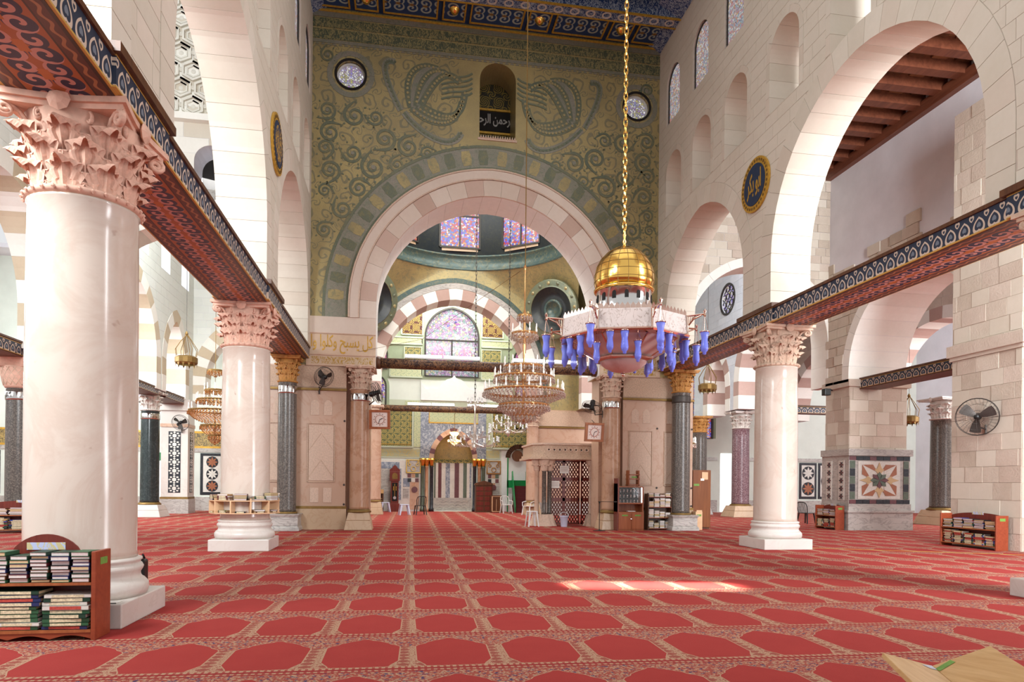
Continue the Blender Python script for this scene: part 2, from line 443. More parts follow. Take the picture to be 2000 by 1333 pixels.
def glass(name, h, alpha, rough=.1, tr=.0):
    g = G(name, rough, 0, .6); g.color(rgb(h)); g.b.inputs['Alpha'].default_value = alpha
    if tr: g.b.inputs['Transmission Weight'].default_value = tr
    return g.m
M['blueglass'] = glass('blue_lamp_glass', '7c88ee', .8, .15); M['pane'] = glass('clear_pane', 'c8d2d2', .08, .05)
M['crystal'] = plain('cut_crystal', 'd8cdc2', .05, .55, .1, 40); M['amber'] = plain('amber_crystal', 'c9925c', .1, .6, .15, 40)
M['alabaster'] = marble('pink_glass_bowl', 'd3b5b0', 'c4a19d', .15, 1.5, .6)

# carpet: rows of red prayer fields, 0.79 m by 1.255 m
def carpet():
    g = G('red_prayer_carpet', .95, 0, .1); t = radians(-.9)
    x = g.x * cos(t) + g.y * sin(t) - .38; y = g.y * cos(t) - g.x * sin(t) - 5.58 + .0 
    u = (x / .79 + .5).frac() - .5; v = (y / 1.255).frac(); au = u.abs()
    v = v + g.noise(40, 1) * .012 - .006
    wv = g.curve(v, [(.0, 0.), (.055, 0.), (.06, .29), (.10, .31), (.20, .385), (.60, .395), (.64, .36), (.68, .285), (.72, .255), (.78, .15), (.81, .07), (.86, 0.)])
    d = au - wv
    red = g.mix(g.noise(3, 4), rgb('9c3431'), rgb('ae423b')); red = g.mix(g.noise(.35, 2), red, rgb('9a3835'))
    fine = g.noise(130, 2); blob = g.vor(34); band = ((y * 62).sin() + ((x * 40).sin() * 1.2)).gt(.25)
    cream, brick, navy = rgb('b38f74'), rgb('9d4d42'), rgb('463f5e')
    herr = g.mix(band, cream, rgb('985548')); herr = g.mix(g.noise(60, 2).gt(.56), herr, rgb('8f4a40'))
    flor = g.mix(blob.gt(.42), cream, brick); flor = g.mix(g.noise(24, 3).gt(.575), flor, navy); flor = g.mix(g.noise(48, 2).gt(.6), flor, cream)
    c = g.mix(v.gt(.60), herr, flor)
    c = g.mix(d.lt(.026) * wv.gt(.01), c, cream)
    c = g.mix(d.lt(.012) * wv.gt(.02), c, red)
    edge = g.mix((x * 120).sin().gt(.2), cream, brick)
    c = g.mix(v.lt(.05), c, edge); c = g.mix(v.gt(.95), c, edge)
    c = g.mix(v.lt(.016), c, rgb('903030')); c = g.mix(v.gt(.982), c, rgb('903030')); c = g.mix(v.between(.935, .955), c, rgb('903030'))
    c = g.mix(fine * .35, c, g.mix(.5, c, rgb('7d3a36')))
    g.color(c); g.bump(fine, .25, .01); return g.m
M['carpet'] = carpet()

def swirl(g, a, b, k=26, turn=1):
    """spiral stripes around a point, a and b in metres from the centre"""
    r = hyp(a, b); return ((r * k) + (b.at2(a)) * turn).sin(), r
def beam_side(name, hx=False, lo=5.36, hi=5.72, p=.27):
    g = G(name, .5); s = g.x if hx else g.y; v = (g.z - lo) / (hi - lo); u = s.cell(p)
    def heart(uu, cx, k, flip=1):
        x = uu / (.36 * k); y = (cx - v) * flip / (.30 * k); q = x * x + y * y - 1
        return (q * q * q - x * x * y * y * y).lt(0)
    ring = heart(u, .42, 1.0) - heart(u, .42, .70); spade = heart(u, .40, .34)
    u2 = s.cell(p, p / 2); small = heart(u2, .70, .42, -1) - heart(u2, .70, .20, -1)
    c = g.mix((ring + small).mx(0).mn(1), rgb('2a3346'), rgb('cdb9a6')); c = g.mix(spade * .6, c, rgb('8d95a0'))
    c = g.mix((v.lt(.09) + v.gt(.9)).mn(1), c, rgb('c49a4a')); c = g.mix(v.gt(.95), c, rgb('4a2a1c'))
    g.color(c); return g.m
M['side'] = beam_side('painted_heart_frieze')
M['side_x'] = beam_side('painted_heart_frieze_cross', True)
def beam_soffit(name, cx, hx=False, wd=.5):
    """scrolls in navy and rose on an orange-brown ground, borders along both edges"""
    g = G(name, .45); a = ((g.y if hx else g.x) - cx); s = g.x if hx else g.y
    A = a.abs(); sw1, r1 = swirl(g, A - .15, s.cell(.44) * .44, 46, 1); sw2, r2 = swirl(g, A - .15, s.cell(.44, .22) * .44, 46, -1)
    blob = (r1.lt(.14) + r2.lt(.12)).mn(1); line = (sw1.gt(.35) * r1.lt(.14) + sw2.gt(.35) * r2.lt(.12)).mn(1)
    c = g.mix(blob, rgb('a4592c'), rgb('2b2444')); c = g.mix(line, c, rgb('c58e84'))
    c = g.mix(A.lt(.05) * (s.cell(.44, .11)).abs().lt(.2), c, rgb('b8682c'))
    bord = (s * 30).sin() * .02; c2 = g.mix((A - .40 - bord).abs().lt(.017), rgb('5d3026'), rgb('a5704a'))
    c = g.mix(A.gt(.325), c, c2); c = g.mix(A.between(.315, .335), c, rgb('3c2018')); c = g.mix(A.gt(.465), c, rgb('3c2018'))
    g.color(c); return g.m
M['soff_l'] = beam_soffit('painted_beam_soffit_west', -3.37); M['soff_r'] = beam_soffit('painted_beam_soffit_east', 9.12)
M['soff_any'] = plain('dark_painted_soffit', '5f3a2e', .5, 0, .3, 14)

def mosaic(name, a, b, green, dark, amt=.5, sc=26):
    g = G(name, .35, .25, .5); v = g.vor(sc * 1.6, None, 'F1', 'Distance')
    n = g.noise(1.1, 5, .6); n2 = g.noise(7, 4, .6, None, 1.0)
    c = g.mix(g.curve(n, [(.35, 0.), (.65, 1.)]), rgb(a), rgb(b))
    c = g.mix(g.curve(n2, [(.5, 0.), (.62, 1.)]) * amt, c, rgb(green))
    c = g.mix(g.curve(g.noise(60, 3), [(.4, 0.), (.7, 1.)]) * .55, c, rgb(dark))
    g.color(c); g.bump(v, .25, .01); return g.m
M['mosaic'] = mosaic('gold_mosaic', 'b5a26c', '9e8e62', '787b62', '7a6b4e', .6)
def mosaic_wall():
    g = G('gold_mosaic_with_vines', .35, .25, .5); dx = g.noise(1.3, 2) * .5; dz = g.noise(1.7, 2) * .5
    px, pz = g.x + dx, g.z + dz
    c = g.mix(g.curve(g.noise(1.1, 5, .6), [(.35, 0.), (.65, 1.)]), rgb('b5a26c'), rgb('9e8e62'))
    s1, r1 = swirl(g, px.cell(.62) * .62, pz.cell(.62) * .62, 34, 1); s2, r2 = swirl(g, px.cell(.62, .31) * .62, pz.cell(.62, .31) * .62, 60, -2)
    vine = (s1.gt(.45) * r1.lt(.27) + s2.gt(.5) * r2.lt(.15)).mn(1)
    plain_mid = (g.x - 3.0).abs().lt(1.25) * g.z.gt(12.6); vine = vine * (1 - plain_mid)
    c = g.mix(vine * .62, c, g.mix(g.noise(9, 2), rgb('56604c'), rgb('6f7066')))
    c = g.mix(g.curve(g.noise(60, 3), [(.4, 0.), (.7, 1.)]) * .5, c, rgb('7a6b4e'))
    g.color(c); g.bump(g.vor(42), .25, .01); return g.m
M['mosaic_wall'] = mosaic_wall()
M['mos_green'] = mosaic('green_mosaic', '636b58', '74745c', '8c8256', '505646', .5)
M['mos_grey'] = mosaic('grey_violet_mosaic', '948d7e', '868472', '727c66', '625c50', .6)
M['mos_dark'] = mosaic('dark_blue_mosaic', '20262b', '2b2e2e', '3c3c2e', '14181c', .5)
M['mos_band'] = mosaic('blue_green_mosaic_band', '4c5c55', '3c5250', '7a7350', '2c3a3c', .6)
M['mos_teal'] = mosaic('teal_mosaic', '67705e', '767a62', '8f8356', '4c5648', .5)

def stained(name, cols, sc=24, st=1.1, axis='x', base=None):
    """leaded coloured glass lit by the daylight behind it"""
    g = G(name, .2); v = g.vor(sc, None, 'F1', 'Color'); n = g.nt.nodes.new('ShaderNodeSeparateColor'); g.nt.links.new(v, n.inputs[0]); r = X(g.nt, n.outputs[0])
    k = len(cols); c = g.ramp(r, [(i / k, rgb(h)) for i, h in enumerate(cols)], 'CONSTANT')
    e = g.vor(sc, None, 'DISTANCE_TO_EDGE', 'Distance'); c = g.mix(e.lt(.045), c, rgb('6b6870'))
    g.color(g.mix(.8, c, (.02, .02, .03))); g.emit(c, st); return g.m
M['glass_big'] = stained('stained_glass_pale', ['e9e6f2', 'b7d3d6', 'f2e7b5', 'd7b7dd', 'ffffff', 'c99ad0', '9fc4b8', 'e6c1d2'], 9, .45)
M['glass_pink'] = stained('stained_glass_pink', ['f08ab8', 'd86fd0', 'f6b3c9', 'e87090', 'c98be0', 'ffd0dc'], 12, .6)
M['glass_vio'] = stained('stained_glass_violet', ['8a6be0', 'c7b0f2', 'e9e4ff', '6b4fd0', 'e59ac0', 'b7d0f0', 'f2e2a0'], 11, .6)
M['glass_drum'] = stained('stained_glass_drum', ['7b4fe0', 'e04a3a', 'a78bf2', 'f0a05a', '5a8ae8', 'f6e6e6', 'd84a6a'], 12, .55)
M['glass_cl'] = stained('stained_glass_clerestory', ['e9e2dc', 'c9a8b8', 'e2c28a', 'b9b6d0', 'f4efe8', 'd89a8a', 'a9bcc4'], 20, .55)
M['glass_rose'] = stained('stained_glass_rosette', ['d6d2e6', '8f86c8', 'f2efe6', 'b9b36a', 'a07ab8', 'ffffff', '7a86c0'], 16, .8)

def lattice(name, a='c9b45c', b='6d7450', sc=.34, axis='x'):
    """gilded arabesque relief on green"""
    g = G(name, .4, .2); u = g.x.cell(sc) * sc; v = g.z.cell(sc) * sc
    s1, r1 = swirl(g, u, v, 90, 4); s2, r2 = swirl(g, g.x.cell(sc, sc / 2) * sc, g.z.cell(sc, sc / 2) * sc, 70, -3)
    f = (s1.gt(.1) * r1.lt(sc * .42) + s2.gt(.3) * r2.lt(sc * .3)).mn(1); f = f * (1 - g.noise(20, 2).gt(.62) * .6)
    g.color(g.mix(f, rgb(b), rgb(a))); g.bump(f, .6, .01); return g.m
M['lattice'] = lattice('gilded_arabesque', 'bda95e', '5d6446'); M['lattice_red'] = lattice('gilded_arabesque_on_red', 'a8904a', '4a2824', .5)
M['lattice_pale'] = lattice('pale_green_arabesque', 'c9c79a', 'a3ac8c', .28)
M['green_wall'] = plain('sage_green_wall', '8f9a7f', .6, 0, .08, 3); M['sage_pale'] = plain('pale_sage_wall', 'b9c1ab', .6, 0, .06, 3)
M['carve'] = plain('carved_marble_relief', 'c3a78f', .6, 0, .2, 26, .8)
def panel_scroll(name, bgc, fg, dia, sc=.55):
    g = G(name, .5); u = g.x.cell(.42) * .42; v = (g.y - 21.65); A = v.abs()
    s, r = swirl(g, u, A - .14, 44, 1); f = s.gt(.15) * r.lt(.2)
    c = g.mix(f, rgb(bgc), rgb(fg)); c = g.mix((u.abs() * .8 + A * 1.4).lt(.09), c, rgb(dia)); g.color(c); return g.m
M['ceil_scroll'] = panel_scroll('blue_ceiling_scrolls', '23406e', 'a9b4ac', '8a6a3c')
def ceil_plain():
    g = G('dark_ceiling_paint', .5); s, r = swirl(g, g.x.cell(.5) * .5, g.y.cell(.5) * .5, 40, 2); c = g.mix(s.gt(.45), rgb('23242c'), rgb('5f4a30')); c = g.mix(r.lt(.06), c, rgb('3a5a94')); g.color(c); return g.m
M['ceil'] = ceil_plain()
def frieze_script(name, bgc, fg, wd=.045):
    g = G(name, .5); n = g.noise(1, 3, .6, g.vec(g.x * 9, g.y * 9, g.z * 5), 1.5); g.color(g.mix((n - .5).abs().lt(wd), rgb(bgc), rgb(fg))); return g.m
M['frz_blue'] = frieze_script('blue_ceiling_frieze', '2a4476', 'a8b4c4'); M['frz_gold'] = frieze_script('gilded_script_band', '6a5c40', 'b3985a')
M['frz_mos'] = frieze_script('mosaic_script_band', '4b5240', '8d8258')
M['frz_cream'] = frieze_script('gilded_script_on_cream', 'c9b095', 'b08a3a'); M['frz_sage'] = frieze_script('gilded_script_on_sage', 'a9b094', 'c2b274'); M['frz_silver'] = frieze_script('engraved_strokes_on_silver', 'd6c6bf', 'ac978c', .012); M['frz_navy'] = frieze_script('gilded_strokes_on_navy', '24344f', 'c79a3c'); M['frz_label'] = frieze_script('printed_label', 'b9bedb', 'c9b98a')
M['tie'] = frieze_script('painted_tie_beam', '3a2520', '85603f')
# ---------------- the setting
# arabic letters: (isolated, final, initial, medial) presentation forms
AR = {'ا': ('\ufe8d', '\ufe8e', '\ufe8d', '\ufe8e'), 'أ': ('\ufe83', '\ufe84', '\ufe83', '\ufe84'), 'ب': ('\ufe8f', '\ufe90', '\ufe91', '\ufe92'), 'ح': ('\ufea1', '\ufea2', '\ufea3', '\ufea4'),
      'ر': ('\ufead', '\ufeae', '\ufead', '\ufeae'), 'س': ('\ufeb1', '\ufeb2', '\ufeb3', '\ufeb4'), 'ك': ('\ufed9', '\ufeda', '\ufedb', '\ufedc'), 'ل': ('\ufedd', '\ufede', '\ufedf', '\ufee0'),
      'م': ('\ufee1', '\ufee2', '\ufee3', '\ufee4'), 'و': ('\ufeed', '\ufeee', '\ufeed', '\ufeee'), 'ي': ('\ufef1', '\ufef2', '\ufef3', '\ufef4'), 'ع': ('\ufec9', '\ufeca', '\ufecb', '\ufecc'),
      'ن': ('\ufee5', '\ufee6', '\ufee7', '\ufee8'), 'د': ('\ufea9', '\ufeaa', '\ufea9', '\ufeaa'), 'ه': ('\ufee9', '\ufeea', '\ufeeb', '\ufeec')}
NOJOIN = set('اأروд') | {'د'}
def shape_ar(s):
    out = []
    for i, ch in enumerate(s):
        if ch not in AR: out.append(ch); continue
        pv = i > 0 and s[i - 1] in AR and s[i - 1] not in NOJOIN; nx = i + 1 < len(s) and s[i + 1] in AR and ch not in NOJOIN
        out.append(AR[ch][3 if pv and nx else 1 if pv else 2 if nx else 0])
    return ''.join(reversed(out))
def text_obj(name, s, mat, parent, size, loc, rot, wid=None, hei=None, depth=.006, bold=.008):
    cu = bpy.data.curves.new(name, 'FONT'); cu.body = s; cu.size = size; cu.align_x = 'CENTER'; cu.align_y = 'CENTER'; cu.extrude = depth; cu.offset = bold
    t = bpy.data.objects.new(name, cu); COL.objects.link(t)
    dg = bpy.context.evaluated_depsgraph_get(); me = bpy.data.meshes.new_from_object(t.evaluated_get(dg)); bpy.data.objects.remove(t)
    me.materials.clear()
    if len(me.vertices):
        xs = [v.co.x for v in me.vertices]; ys = [v.co.y for v in me.vertices]
        cx, cy = (min(xs) + max(xs)) / 2, (min(ys) + max(ys)) / 2
        kx = wid / max(max(xs) - min(xs), 1e-6) if wid else 1; ky = hei / max(max(ys) - min(ys), 1e-6) if hei else 1
        for v in me.vertices: v.co.x = (v.co.x - cx) * kx; v.co.y = (v.co.y - cy) * ky
    return link(name, me, mat, parent, loc, rot)
XL, XR, YE = -2.87, 8.65, 22.3            # nave faces of the arcade walls, face of the mosaic end wall
ZB = 5.72                                  # top of the painted tie beams
struct('floor', MB().box(-24, 38, -3, 37, -.15, 0), M['carpet'])

def outline(a0, a1, b0, b1, arches):
    """wall outline whose arches open to its bottom edge"""
    o = [(a0, b0)]
    for p in arches: o += p
    return o + [(a1, b0), (a1, b1), (a0, b1)]
NV = [M['nave'], M['nave2'], M['nave3']]
def nave_wall(name, x, d, dy):
    f = fX(x, d); H = .002
    A = [arch(4.1 + dy, 3.0, ZB, 6.9, 10.0), arch(12.0 + dy, 3.03, ZB, 6.9, 10.0), arch(18.95 + dy, 2.62, ZB, 6.9, 9.75)]
    lo = [arch(c + dy, .62, 10.42, 11.73, 12.35, 8) for c in (7.9, 10.05, 12.2, 14.55, 16.85, 18.92, 21.0)]
    hi = [arch(c + dy, .53, 13.45, 14.68, 15.21, 8) for c in (12.85, 14.95, 17.0, 19.05, 21.1)]
    o = MB().holed(outline(1.0, YE + .3, ZB, 16.6, A), lo + hi, f, 0, 1.0).build(name, M['joint']); o['kind'] = 'structure'
    rings = [offset_path(a, .5, 60) for a in A]
    small = [offset_path(a, .16, 24) for a in lo]; small2 = [offset_path(a, .1, 24) for a in hi]
    masonry(o, f, (2.5, YE, ZB, 16.4), rings + small + hi, .31, .62, NV, most=300, gap=.009, depth=.007)
    for a in A: voussoirs(o, a, .49, f, -.014, 1.014, 27, [M['nave'], M['nave3'], M['nave'], M['nave2']], inset=.012, gap=.009)
    for a in lo: voussoirs(o, a, .15, f, -.013, 1.0, 11, NV, inset=.006, gap=.008)
    for i, a in enumerate(hi):
        win = MB().prism(a, f, .10, .16).build('window_pane', M['glass_cl'], o)
        p, n = sample(a + [a[0]], 30)
        MB().ribbon([q for q in p], .05, f, .04, .09).build('window_frame', M['lead'], o)
    return o
wl = nave_wall('wall_west', XL, -1, .2); wr = nave_wall('wall_east', XR, 1, 0)

# nave end wall: gold mosaic above the great arch
A0 = arch(2.9, 3.73, 5.2, 7.15, 10.97, 16)
A0r = arch(2.9, 3.73, 6.75, 7.15, 10.97, 16)
win_end = arch(3.05, .60, 12.9, 14.8, 15.36, 8)
def circ(c, r, n=28): return [(c[0] + r * cos(2 * pi * i / n), c[1] + r * sin(2 * pi * i / n)) for i in range(n)]
fE = fY(YE)
wn = MB().holed(outline(XL - 1, XR + 1, 5.2, 16.7, [A0]), [win_end, circ((-1.68, 14.5), .46), circ((7.83, 14.42), .44)], fE, 0, 1.5).build('wall_north', M['mosaic_wall']); wn['kind'] = 'structure'
wn.name = 'wall_end'
# archivolt: plain outer moulding, voussoirs of rose and cream stone, white soffit
ARV = [M['nave2'], M['pier_pale'], M['nave'], M['brown_marble']]
cream = stone('cream_archivolt', 'd3c0b0', 'dfd0c2', .6); rosev = stone('rose_archivolt', 'c2a696', 'cdb3a4', .6)
voussoirs(wn, A0r, .50, fE, -.05, .03, 23, [cream, rosev, cream], gap=.006, inset=.012)
voussoirs(wn, A0, .3, fE, .03, 1.5, 25, [plain('pale_soffit_stone', 'ecebe6', .8, 0, .03)], gap=.008, inset=.012, name='soffit_stone')
for i, (d0, wdt, t, mt) in enumerate(((.66, .30, -.09, cream), (.84, .05, -.11, M['pier_pale']), (.53, .04, -.10, M['pier_pale']))):
    MB().ribbon(offset_path(A0r, d0, 60), wdt, fE, 0, t).build('archivolt_moulding', mt, wn)
# mosaic border round the arch: two edge bands, blocks between them
arcp = offset_path(A0r, 1.25, 72)
MB().ribbon(arcp, .78, fE, 0, -.012).build('mosaic_arch_band', M['mos_grey'], wn)
for d0 in (.90, 1.62): MB().ribbon(offset_path(A0r, d0, 72), .09, fE, 0, -.022).build('mosaic_edge_band', M['mos_green'], wn)
pp, nn = sample(A0r, 60)
for i in range(3, 58, 2):
    p, n = pp[i], nn[i]; t = (n[1], -n[0]); s = 1.26
    q = [(p[0] + n[0] * (s + u) + t[0] * v, p[1] + n[1] * (s + u) + t[1] * v) for u, v in ((-.24, -.13), (-.24, .13), (0, .17), (.24, .13), (.24, -.13), (0, -.17))]
    MB().prism(q, fE, 0, -.02).build('mosaic_rosette', M['mosaic'] if i % 4 == 3 else M['mos_green'], wn)
# bands of script and dots at the top of the wall
for z0, z1, mt, t in ((15.42, 15.52, M['mos_grey'], -.02), (15.55, 15.86, M['frz_mos'], -.015), (15.92, 16.2, M['frz_mos'], -.02), (16.24, 16.4, M['mos_grey'], -.03)):
    MB().box(XL, XR, YE + t, YE, z0, z1).build('mosaic_script_band', mt, wn)
for i in range(64):
    x = XL + .15 + i * .178; MB().prism([(x - .07, 15.36), (x + .07, 15.36), (x, 15.43)], fE, 0, -.02).build('mosaic_dot', M['mos_grey'], wn)
# scrolls, cornucopias and leaves laid in the mosaic
def spiral(c, r, turns=1.6, a0=0, sgn=1, n=40):
    return [(c[0] + r * (1 - .86 * i / n) * cos(a0 + sgn * turns * 2 * pi * i / n), c[1] + r * (1 - .86 * i / n) * sin(a0 + sgn * turns * 2 * pi * i / n)) for i in range(n + 1)]
SCR = []
def scroll(c, r, a0, sgn, mt='mos_green'):
    SCR.append((c, r))
    p = spiral(c, r, 1.7, a0, sgn); tail = (c[0] + r * 1.5 * cos(a0 - sgn * .8), c[1] + r * 1.5 * sin(a0 - sgn * .8))
    m = MB().ribbon([tail] + p, [.02] + [.15 * r / .5 * (1 - .5 * i / 40) for i in range(41)], fE, 0, -.014)
    for k in range(8):
        t = a0 + sgn * k * pi / 4 * 1.0; q = (c[0] + r * 1.12 * cos(t), c[1] + r * 1.12 * sin(t))
        m.prism([(q[0], q[1]), (q[0] + .16 * r * cos(t + .9), q[1] + .16 * r * sin(t + .9)), (q[0] + .3 * r * cos(t), q[1] + .3 * r * sin(t)), (q[0] + .16 * r * cos(t - .6), q[1] + .16 * r * sin(t - .6))], fE, 0, -.013)
    m.build('mosaic_scroll', M[mt], wn)
    MB().prism(circ(c, r * .2, 12), fE, 0, -.02).build('mosaic_flower', M['mos_grey'], wn)
for c, r in (((-2.4, 13.3), .28), ((-1.55, 13.2), .34), ((-2.3, 12.6), .32), ((-.6, 12.55), .36), ((-2.45, 12.1), .27), ((.15, 12.35), .34), ((-1.6, 12.0), .3), ((-2.3, 11.4), .32), ((-.95, 11.6), .38), ((-1.4, 10.9), .32), ((-2.45, 10.75), .22), ((-1.9, 10.2), .3), ((-.2, 11.75), .26), ((.75, 12.2), .22), ((-2.4, 15.05), .22), ((-2.45, 9.5), .25), ((-.9, 13.2), .25)):
    scroll(c, r, random.uniform(0, 6), 1); scroll((5.85 - c[0] - .05, c[1] - .05), r, random.uniform(0, 6), -1)
def wing(s):
    def P(l): return [(2.95 + s * (x - 2.95), z) for x, z in l]
    def bez(a, b, c, d, n=16): return [tuple((1 - t) ** 3 * a[k] + 3 * (1 - t) ** 2 * t * b[k] + 3 * (1 - t) * t * t * c[k] + t ** 3 * d[k] for k in (0, 1)) for t in [i / n for i in range(n + 1)]]
    def band(p, wd, mt, t): MB().ribbon(P(p), wd, fE, 0, t).build('mosaic_leaf_band', M[mt], wn)
    band(bez((-.1, 13.5), (-.55, 14.3), (-.9, 15.2), (-.3, 15.05)), .2, 'mos_grey', -.012); band(bez((-.1, 13.5), (-.5, 14.3), (-.85, 15.15), (-.3, 15.0)), .07, 'mos_teal', -.016)
    band(bez((0, 13.45), (.6, 12.7), (1.6, 12.3), (1.85, 12.95)), .22, 'mos_grey', -.012); band(bez((0, 13.45), (.6, 12.7), (1.6, 12.3), (1.8, 12.95)), .08, 'mos_teal', -.016)
    for k, (o, wd, mt) in enumerate(((.25, .2, 'mos_green'), (.55, .17, 'mos_grey'), (.8, .2, 'mos_green'), (1.05, .15, 'mos_grey'), (1.28, .22, 'mos_green'))):
        band(bez((.15 + o * .3, 13.6 + o * .1), (-.35 + o, 14.5), (.0 + o, 15.25 - o * .1), (.9 + o * .7, 15.05 - o * .35)), wd, mt, -.010 - k * .002)
        band(bez((.15 + o * .3, 13.6 + o * .1), (.55 + o * .7, 13.1 + o * .1), (1.5 + o * .3, 12.95 + o * .35), (1.7 + o * .2, 13.5 + o * .6)), wd, mt, -.011 - k * .002)
    for o_ in (.25, .8, 1.28):
        for cv in (bez((.15 + o_ * .3, 13.6 + o_ * .1), (-.35 + o_, 14.5), (.0 + o_, 15.25 - o_ * .1), (.9 + o_ * .7, 15.05 - o_ * .35)), bez((.15 + o_ * .3, 13.6 + o_ * .1), (.55 + o_ * .7, 13.1 + o_ * .1), (1.5 + o_ * .3, 12.95 + o_ * .35), (1.7 + o_ * .2, 13.5 + o_ * .6))):
            for q in cv[1::1]: MB().prism(P([(q[0] + .045 * cos(a * pi / 3), q[1] + .045 * sin(a * pi / 3)) for a in range(6)]), fE, -.01, -.026).build('mosaic_pearl', M['mosaic'], wn)
    for cv in (bez((-.1, 13.5), (-.55, 14.3), (-.9, 15.2), (-.3, 15.05)), bez((0, 13.45), (.6, 12.7), (1.6, 12.3), (1.85, 12.95))):
        for q in cv[1:]: MB().prism(P([(q[0] + .04 * cos(a * pi / 3), q[1] + .04 * sin(a * pi / 3)) for a in range(6)]), fE, -.01, -.026).build('mosaic_pearl', M['mos_green'], wn)
    for k in range(5):
        z = 14.2 + k * .16; band(bez((1.2, z - .2), (1.6, z), (1.9, z - .15), (2.2, z + .1)), .06, 'mos_teal', -.02)
wing(1); wing(-1)
# the arched opening shows the gilded inner dome wall behind
ib = MB().box(2.2, 3.9, 23.5, 23.58, 12.4, 15.8).build('inner_gilded_wall', lattice('dark_gilded_arabesque', '8a7636', '2a2a20', .5), wn)
MB().box(2.2, 3.9, 23.46, 23.5, 13.72, 14.4).build('inner_script_band', M['dark'], ib)
text_obj('inner_script', shape_ar('الرحمن الرحيم'), M['grey_marble'], ib, .4, (3.05, 23.45, 14.06), (pi / 2, 0, 0), 1.45, .5)
for z in (13.2, 13.62, 14.42): MB().box(2.2, 3.9, 23.44, 23.5, z, z + .07).build('inner_gilded_line', M['goldpaint'], ib)
for k in range(160):
    for tr in range(20):
        x, z = random.uniform(XL + .2, 2.6), random.uniform(8.0, 13.3); dx, dz = x - 2.9, z - 7.15
        rr = sqrt(dx * dx + dz * dz * .94)
        if rr > 5.75 and not (x > -.4 and z > 12.1): break
    else: continue
    for sx in (x, 5.85 - x):
        if all(sqrt((sx - c[0]) ** 2 + (z - c[1]) ** 2) > 1.25 * (r + .17) for c, r in SCR): scroll((sx, z), random.uniform(.12, .2), random.uniform(0, 6), random.choice((1, -1)), random.choice(('mos_green', 'mos_grey')))
# rosette windows
for c in ((-1.68, 14.5), (7.83, 14.42)):
    r = .44
    MB().prism(circ(c, r), fE, .22, .26).build('rosette_pane', M['glass_rose'], wn)
    MB().ribbon(circ(c, r + .03, 40) + [circ(c, r + .03, 40)[0]], .07, fE, .0, -.03).build('rosette_frame', M['dark'], wn)
    MB().ribbon(circ(c, r - .03, 40) + [circ(c, r - .03, 40)[0]], .06, fE, .22, .14).build('rosette_rim', M['white'], wn)
    for ring, cnt, rr in ((.30, 14, .05), (.2, 10, .04), (.1, 6, .03)):
        for i in range(cnt):
            t = 2 * pi * i / cnt; q = (c[0] + ring * cos(t), c[1] + ring * sin(t))
            MB().ribbon(circ(q, rr, 10) + [circ(q, rr, 10)[0]], .018, fE, .22, .18).build('rosette_tracery', M['white'], wn)
    MB().ribbon(circ(c, .66, 40) + [circ(c, .66, 40)[0]], .16, fE, 0, -.012).build('mosaic_ring', M['mos_grey'], wn)
for i in range(15): MB().prism([(2.47 + i * .08, 12.86), (2.53 + i * .08, 12.86), (2.5 + i * .08, 12.96)], fE, -.02, -.05).build('sill_tooth', M['pier_pale'], wn)
MB().box(2.40, 3.7, YE - .03, YE + .2, 12.8, 12.87).build('window_sill', M['pier_pale'], wn)

# blue painted ceiling of the nave and its gilded panels
ce = struct('ceiling', MB().box(XL - 1, XR + 1, 17.0, YE + 1, 16.95, 17.2), M['ceil'])
struct('trim_1', MB().box(XL, XR, YE - .06, YE, 16.4, 16.46), M['goldpaint'])
x = XL - .55; k = 0
while x < XR:
    big = k % 2 == 0; wd = 1.72 if big else .74
    a, b = max(x, XL), min(x + wd, XR)
    if b - a > .2:
        pn = MB().box(a, b, 21.12, 22.12, 16.50, 16.54).build('ceiling_panel', M['ceil_scroll'], ce)
        for q in ((a, b, 21.08, 21.13), (a, b, 22.10, 22.15)): MB().box(q[0], q[1], q[2], q[3], 16.47, 16.53).build('panel_rim', M['goldpaint'], pn)
        for q in (a, b - .05): MB().box(q, q + .05, 21.1, 22.12, 16.47, 16.53).build('panel_rim', M['goldpaint'], pn)
        if not big: MB().lathe([(.001, -.16), (.09, -.13), (.14, -.05), (.16, 0), (.22, .03)], 14, ((a + b) / 2, 21.62, 16.5)).build('gilded_boss', M['gold'], pn, smooth=True)
    x += wd + .14; k += 1
MB().box(XL, XR, 20.95, 22.3, 16.54, 16.95).build('ceiling_frame', M['bluep'], ce)
MB().box(XL, XR, 20.55, 20.95, 16.3, 16.95).build('ceiling_beam', M['frz_blue'], ce)
MB().box(XL, XR, 20.52, 20.56, 16.27, 16.33).box(XL, XR, 20.94, 20.98, 16.27, 16.33).build('beam_moulding', M['goldpaint'], ce)
for i in range(22):
    x = XL + .3 + i * .52; MB().ribbon(circ((x, 20.75), .13, 12) + [circ((x, 20.75), .13, 12)[0]], .05, fZ(16.3), 0, -.015).build('painted_crescent', M['white_marble'], ce)
MB().box(XL, XR, 19.2, 19.5, 16.3, 16.95).build('ceiling_beam', M['frz_blue'], ce)
for s, xx in ((1, XL), (-1, XR)):
    MB().add([(xx, 17, 16.3), (xx, 22.3, 16.3), (xx + s * .75, 22.3, 16.72), (xx + s * .75, 17, 16.72)], [(0, 1, 2, 3)]).build('ceiling_cove', M['frz_blue'], ce)

